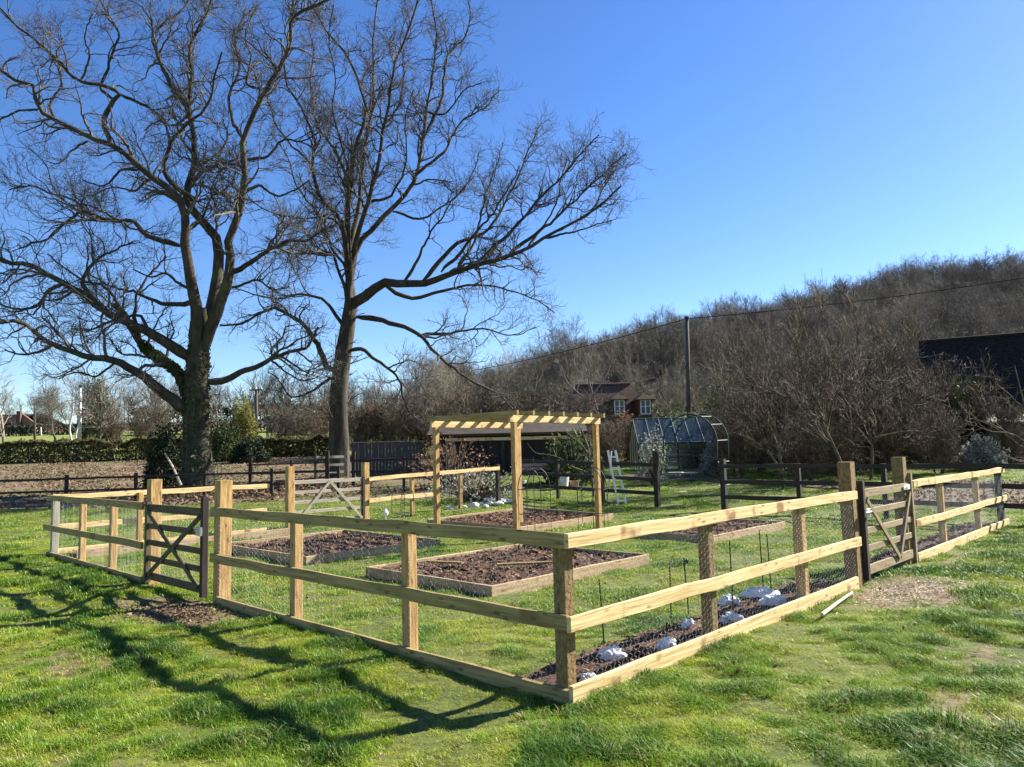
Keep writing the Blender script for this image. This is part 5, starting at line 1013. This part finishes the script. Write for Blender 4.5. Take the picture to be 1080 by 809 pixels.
pole(84.5, 408, 57, .13, 'polepale', 'pale slim utility pole beside the birches', px_b=84.5)
pole(36.5, 427, 80, .13, 'pole', 'short dark utility pole right of the distant brick house')
pole(270.5, 408, 55, .13, 'pole', 'brown utility pole with a crossarm between the two oaks', arm=True)
pole(43, 450, 90, .10, 'polepale', 'stubby pale post right of the distant brick house')
def wire(a_, b_, sag, r0, label):
    t = np.linspace(0, 1, 24); p = a_[None]*(1-t)[:, None]+b_[None]*t[:, None]; p[:, 2] -= sag*4*t*(1-t); tag(MB().tube(p, r0, 6).build('overhead_wire', 'blackmetal', gc=False), label, 'wire', 'overhead wires')
wire(tp, at(1130, 285, 40), .25, .026, 'black overhead wire running right from the tall utility pole past the hill')
wire(tp, at(372, 403, 85), 1.0, .028, 'black overhead wire running left from the tall utility pole towards the oak')
# dead sticks leaning at the left oak
b = MB().tube([at(191, 512, 26.8), at(183, 494, 26.9), at(174, 478, 27.1)], [.05, .04, .03], 7); tag(b.build('branch', 'deadstick', loc=at(191, 512, 26.8), gc=False), 'pale dead branch leaning on the bush by the ivy-clad oak', 'branch')

# ------------------------------------------------------------------ light, sky, camera
hz = (-U*.33+V*.944); az = math.atan2(hz[0], hz[1]); EL = rad(33)
w = bpy.data.worlds.new('World'); S.world = w; w.use_nodes = True; nt = w.node_tree; bg = nt.nodes['Background']
sk = nt.nodes.new('ShaderNodeTexSky'); sk.sky_type = 'NISHITA'; sk.sun_disc = False; sk.sun_elevation = EL; sk.sun_rotation = az; sk.air_density = 1.0; sk.dust_density = .2; sk.ozone_density = 3.0; sk.altitude = 100
hs = nt.nodes.new('ShaderNodeHueSaturation'); hs.inputs['Saturation'].default_value = 1.24; hs.inputs['Hue'].default_value = .512; nt.links.new(sk.outputs[0], hs.inputs['Color']); nt.links.new(hs.outputs[0], bg.inputs['Color']); bg.inputs['Strength'].default_value = .064
sd = bpy.data.lights.new('sun', 'SUN'); sd.energy = 5.0; sd.angle = rad(.53); sd.color = (1, .95, .86); so = bpy.data.objects.new('sun', sd); COL.objects.link(so)
sv = Vector((hz[0]*math.cos(EL), hz[1]*math.cos(EL), math.sin(EL))); so.rotation_euler = sv.to_track_quat('Z', 'Y').to_euler(); so.location = (20, 10, 30)
cd = bpy.data.cameras.new('camera'); cd.sensor_width = 36; cd.lens = F/1080*36; cd.clip_end = 3000; cd.clip_start = .05
co = bpy.data.objects.new('camera', cd); COL.objects.link(co)
mx = Matrix.Identity(4)
for i in range(3): mx[i][0] = _r[i]; mx[i][1] = _up[i]; mx[i][2] = -_f[i]; mx[i][3] = CAM[i]
co.matrix_world = mx; S.camera = co
S.view_settings.view_transform = 'Standard'; S.view_settings.look = 'None'; S.view_settings.gamma = 1; S.view_settings.exposure = 1.72
S.cycles.max_bounces = 5; S.cycles.transparent_max_bounces = 12; S.cycles.use_denoising = True
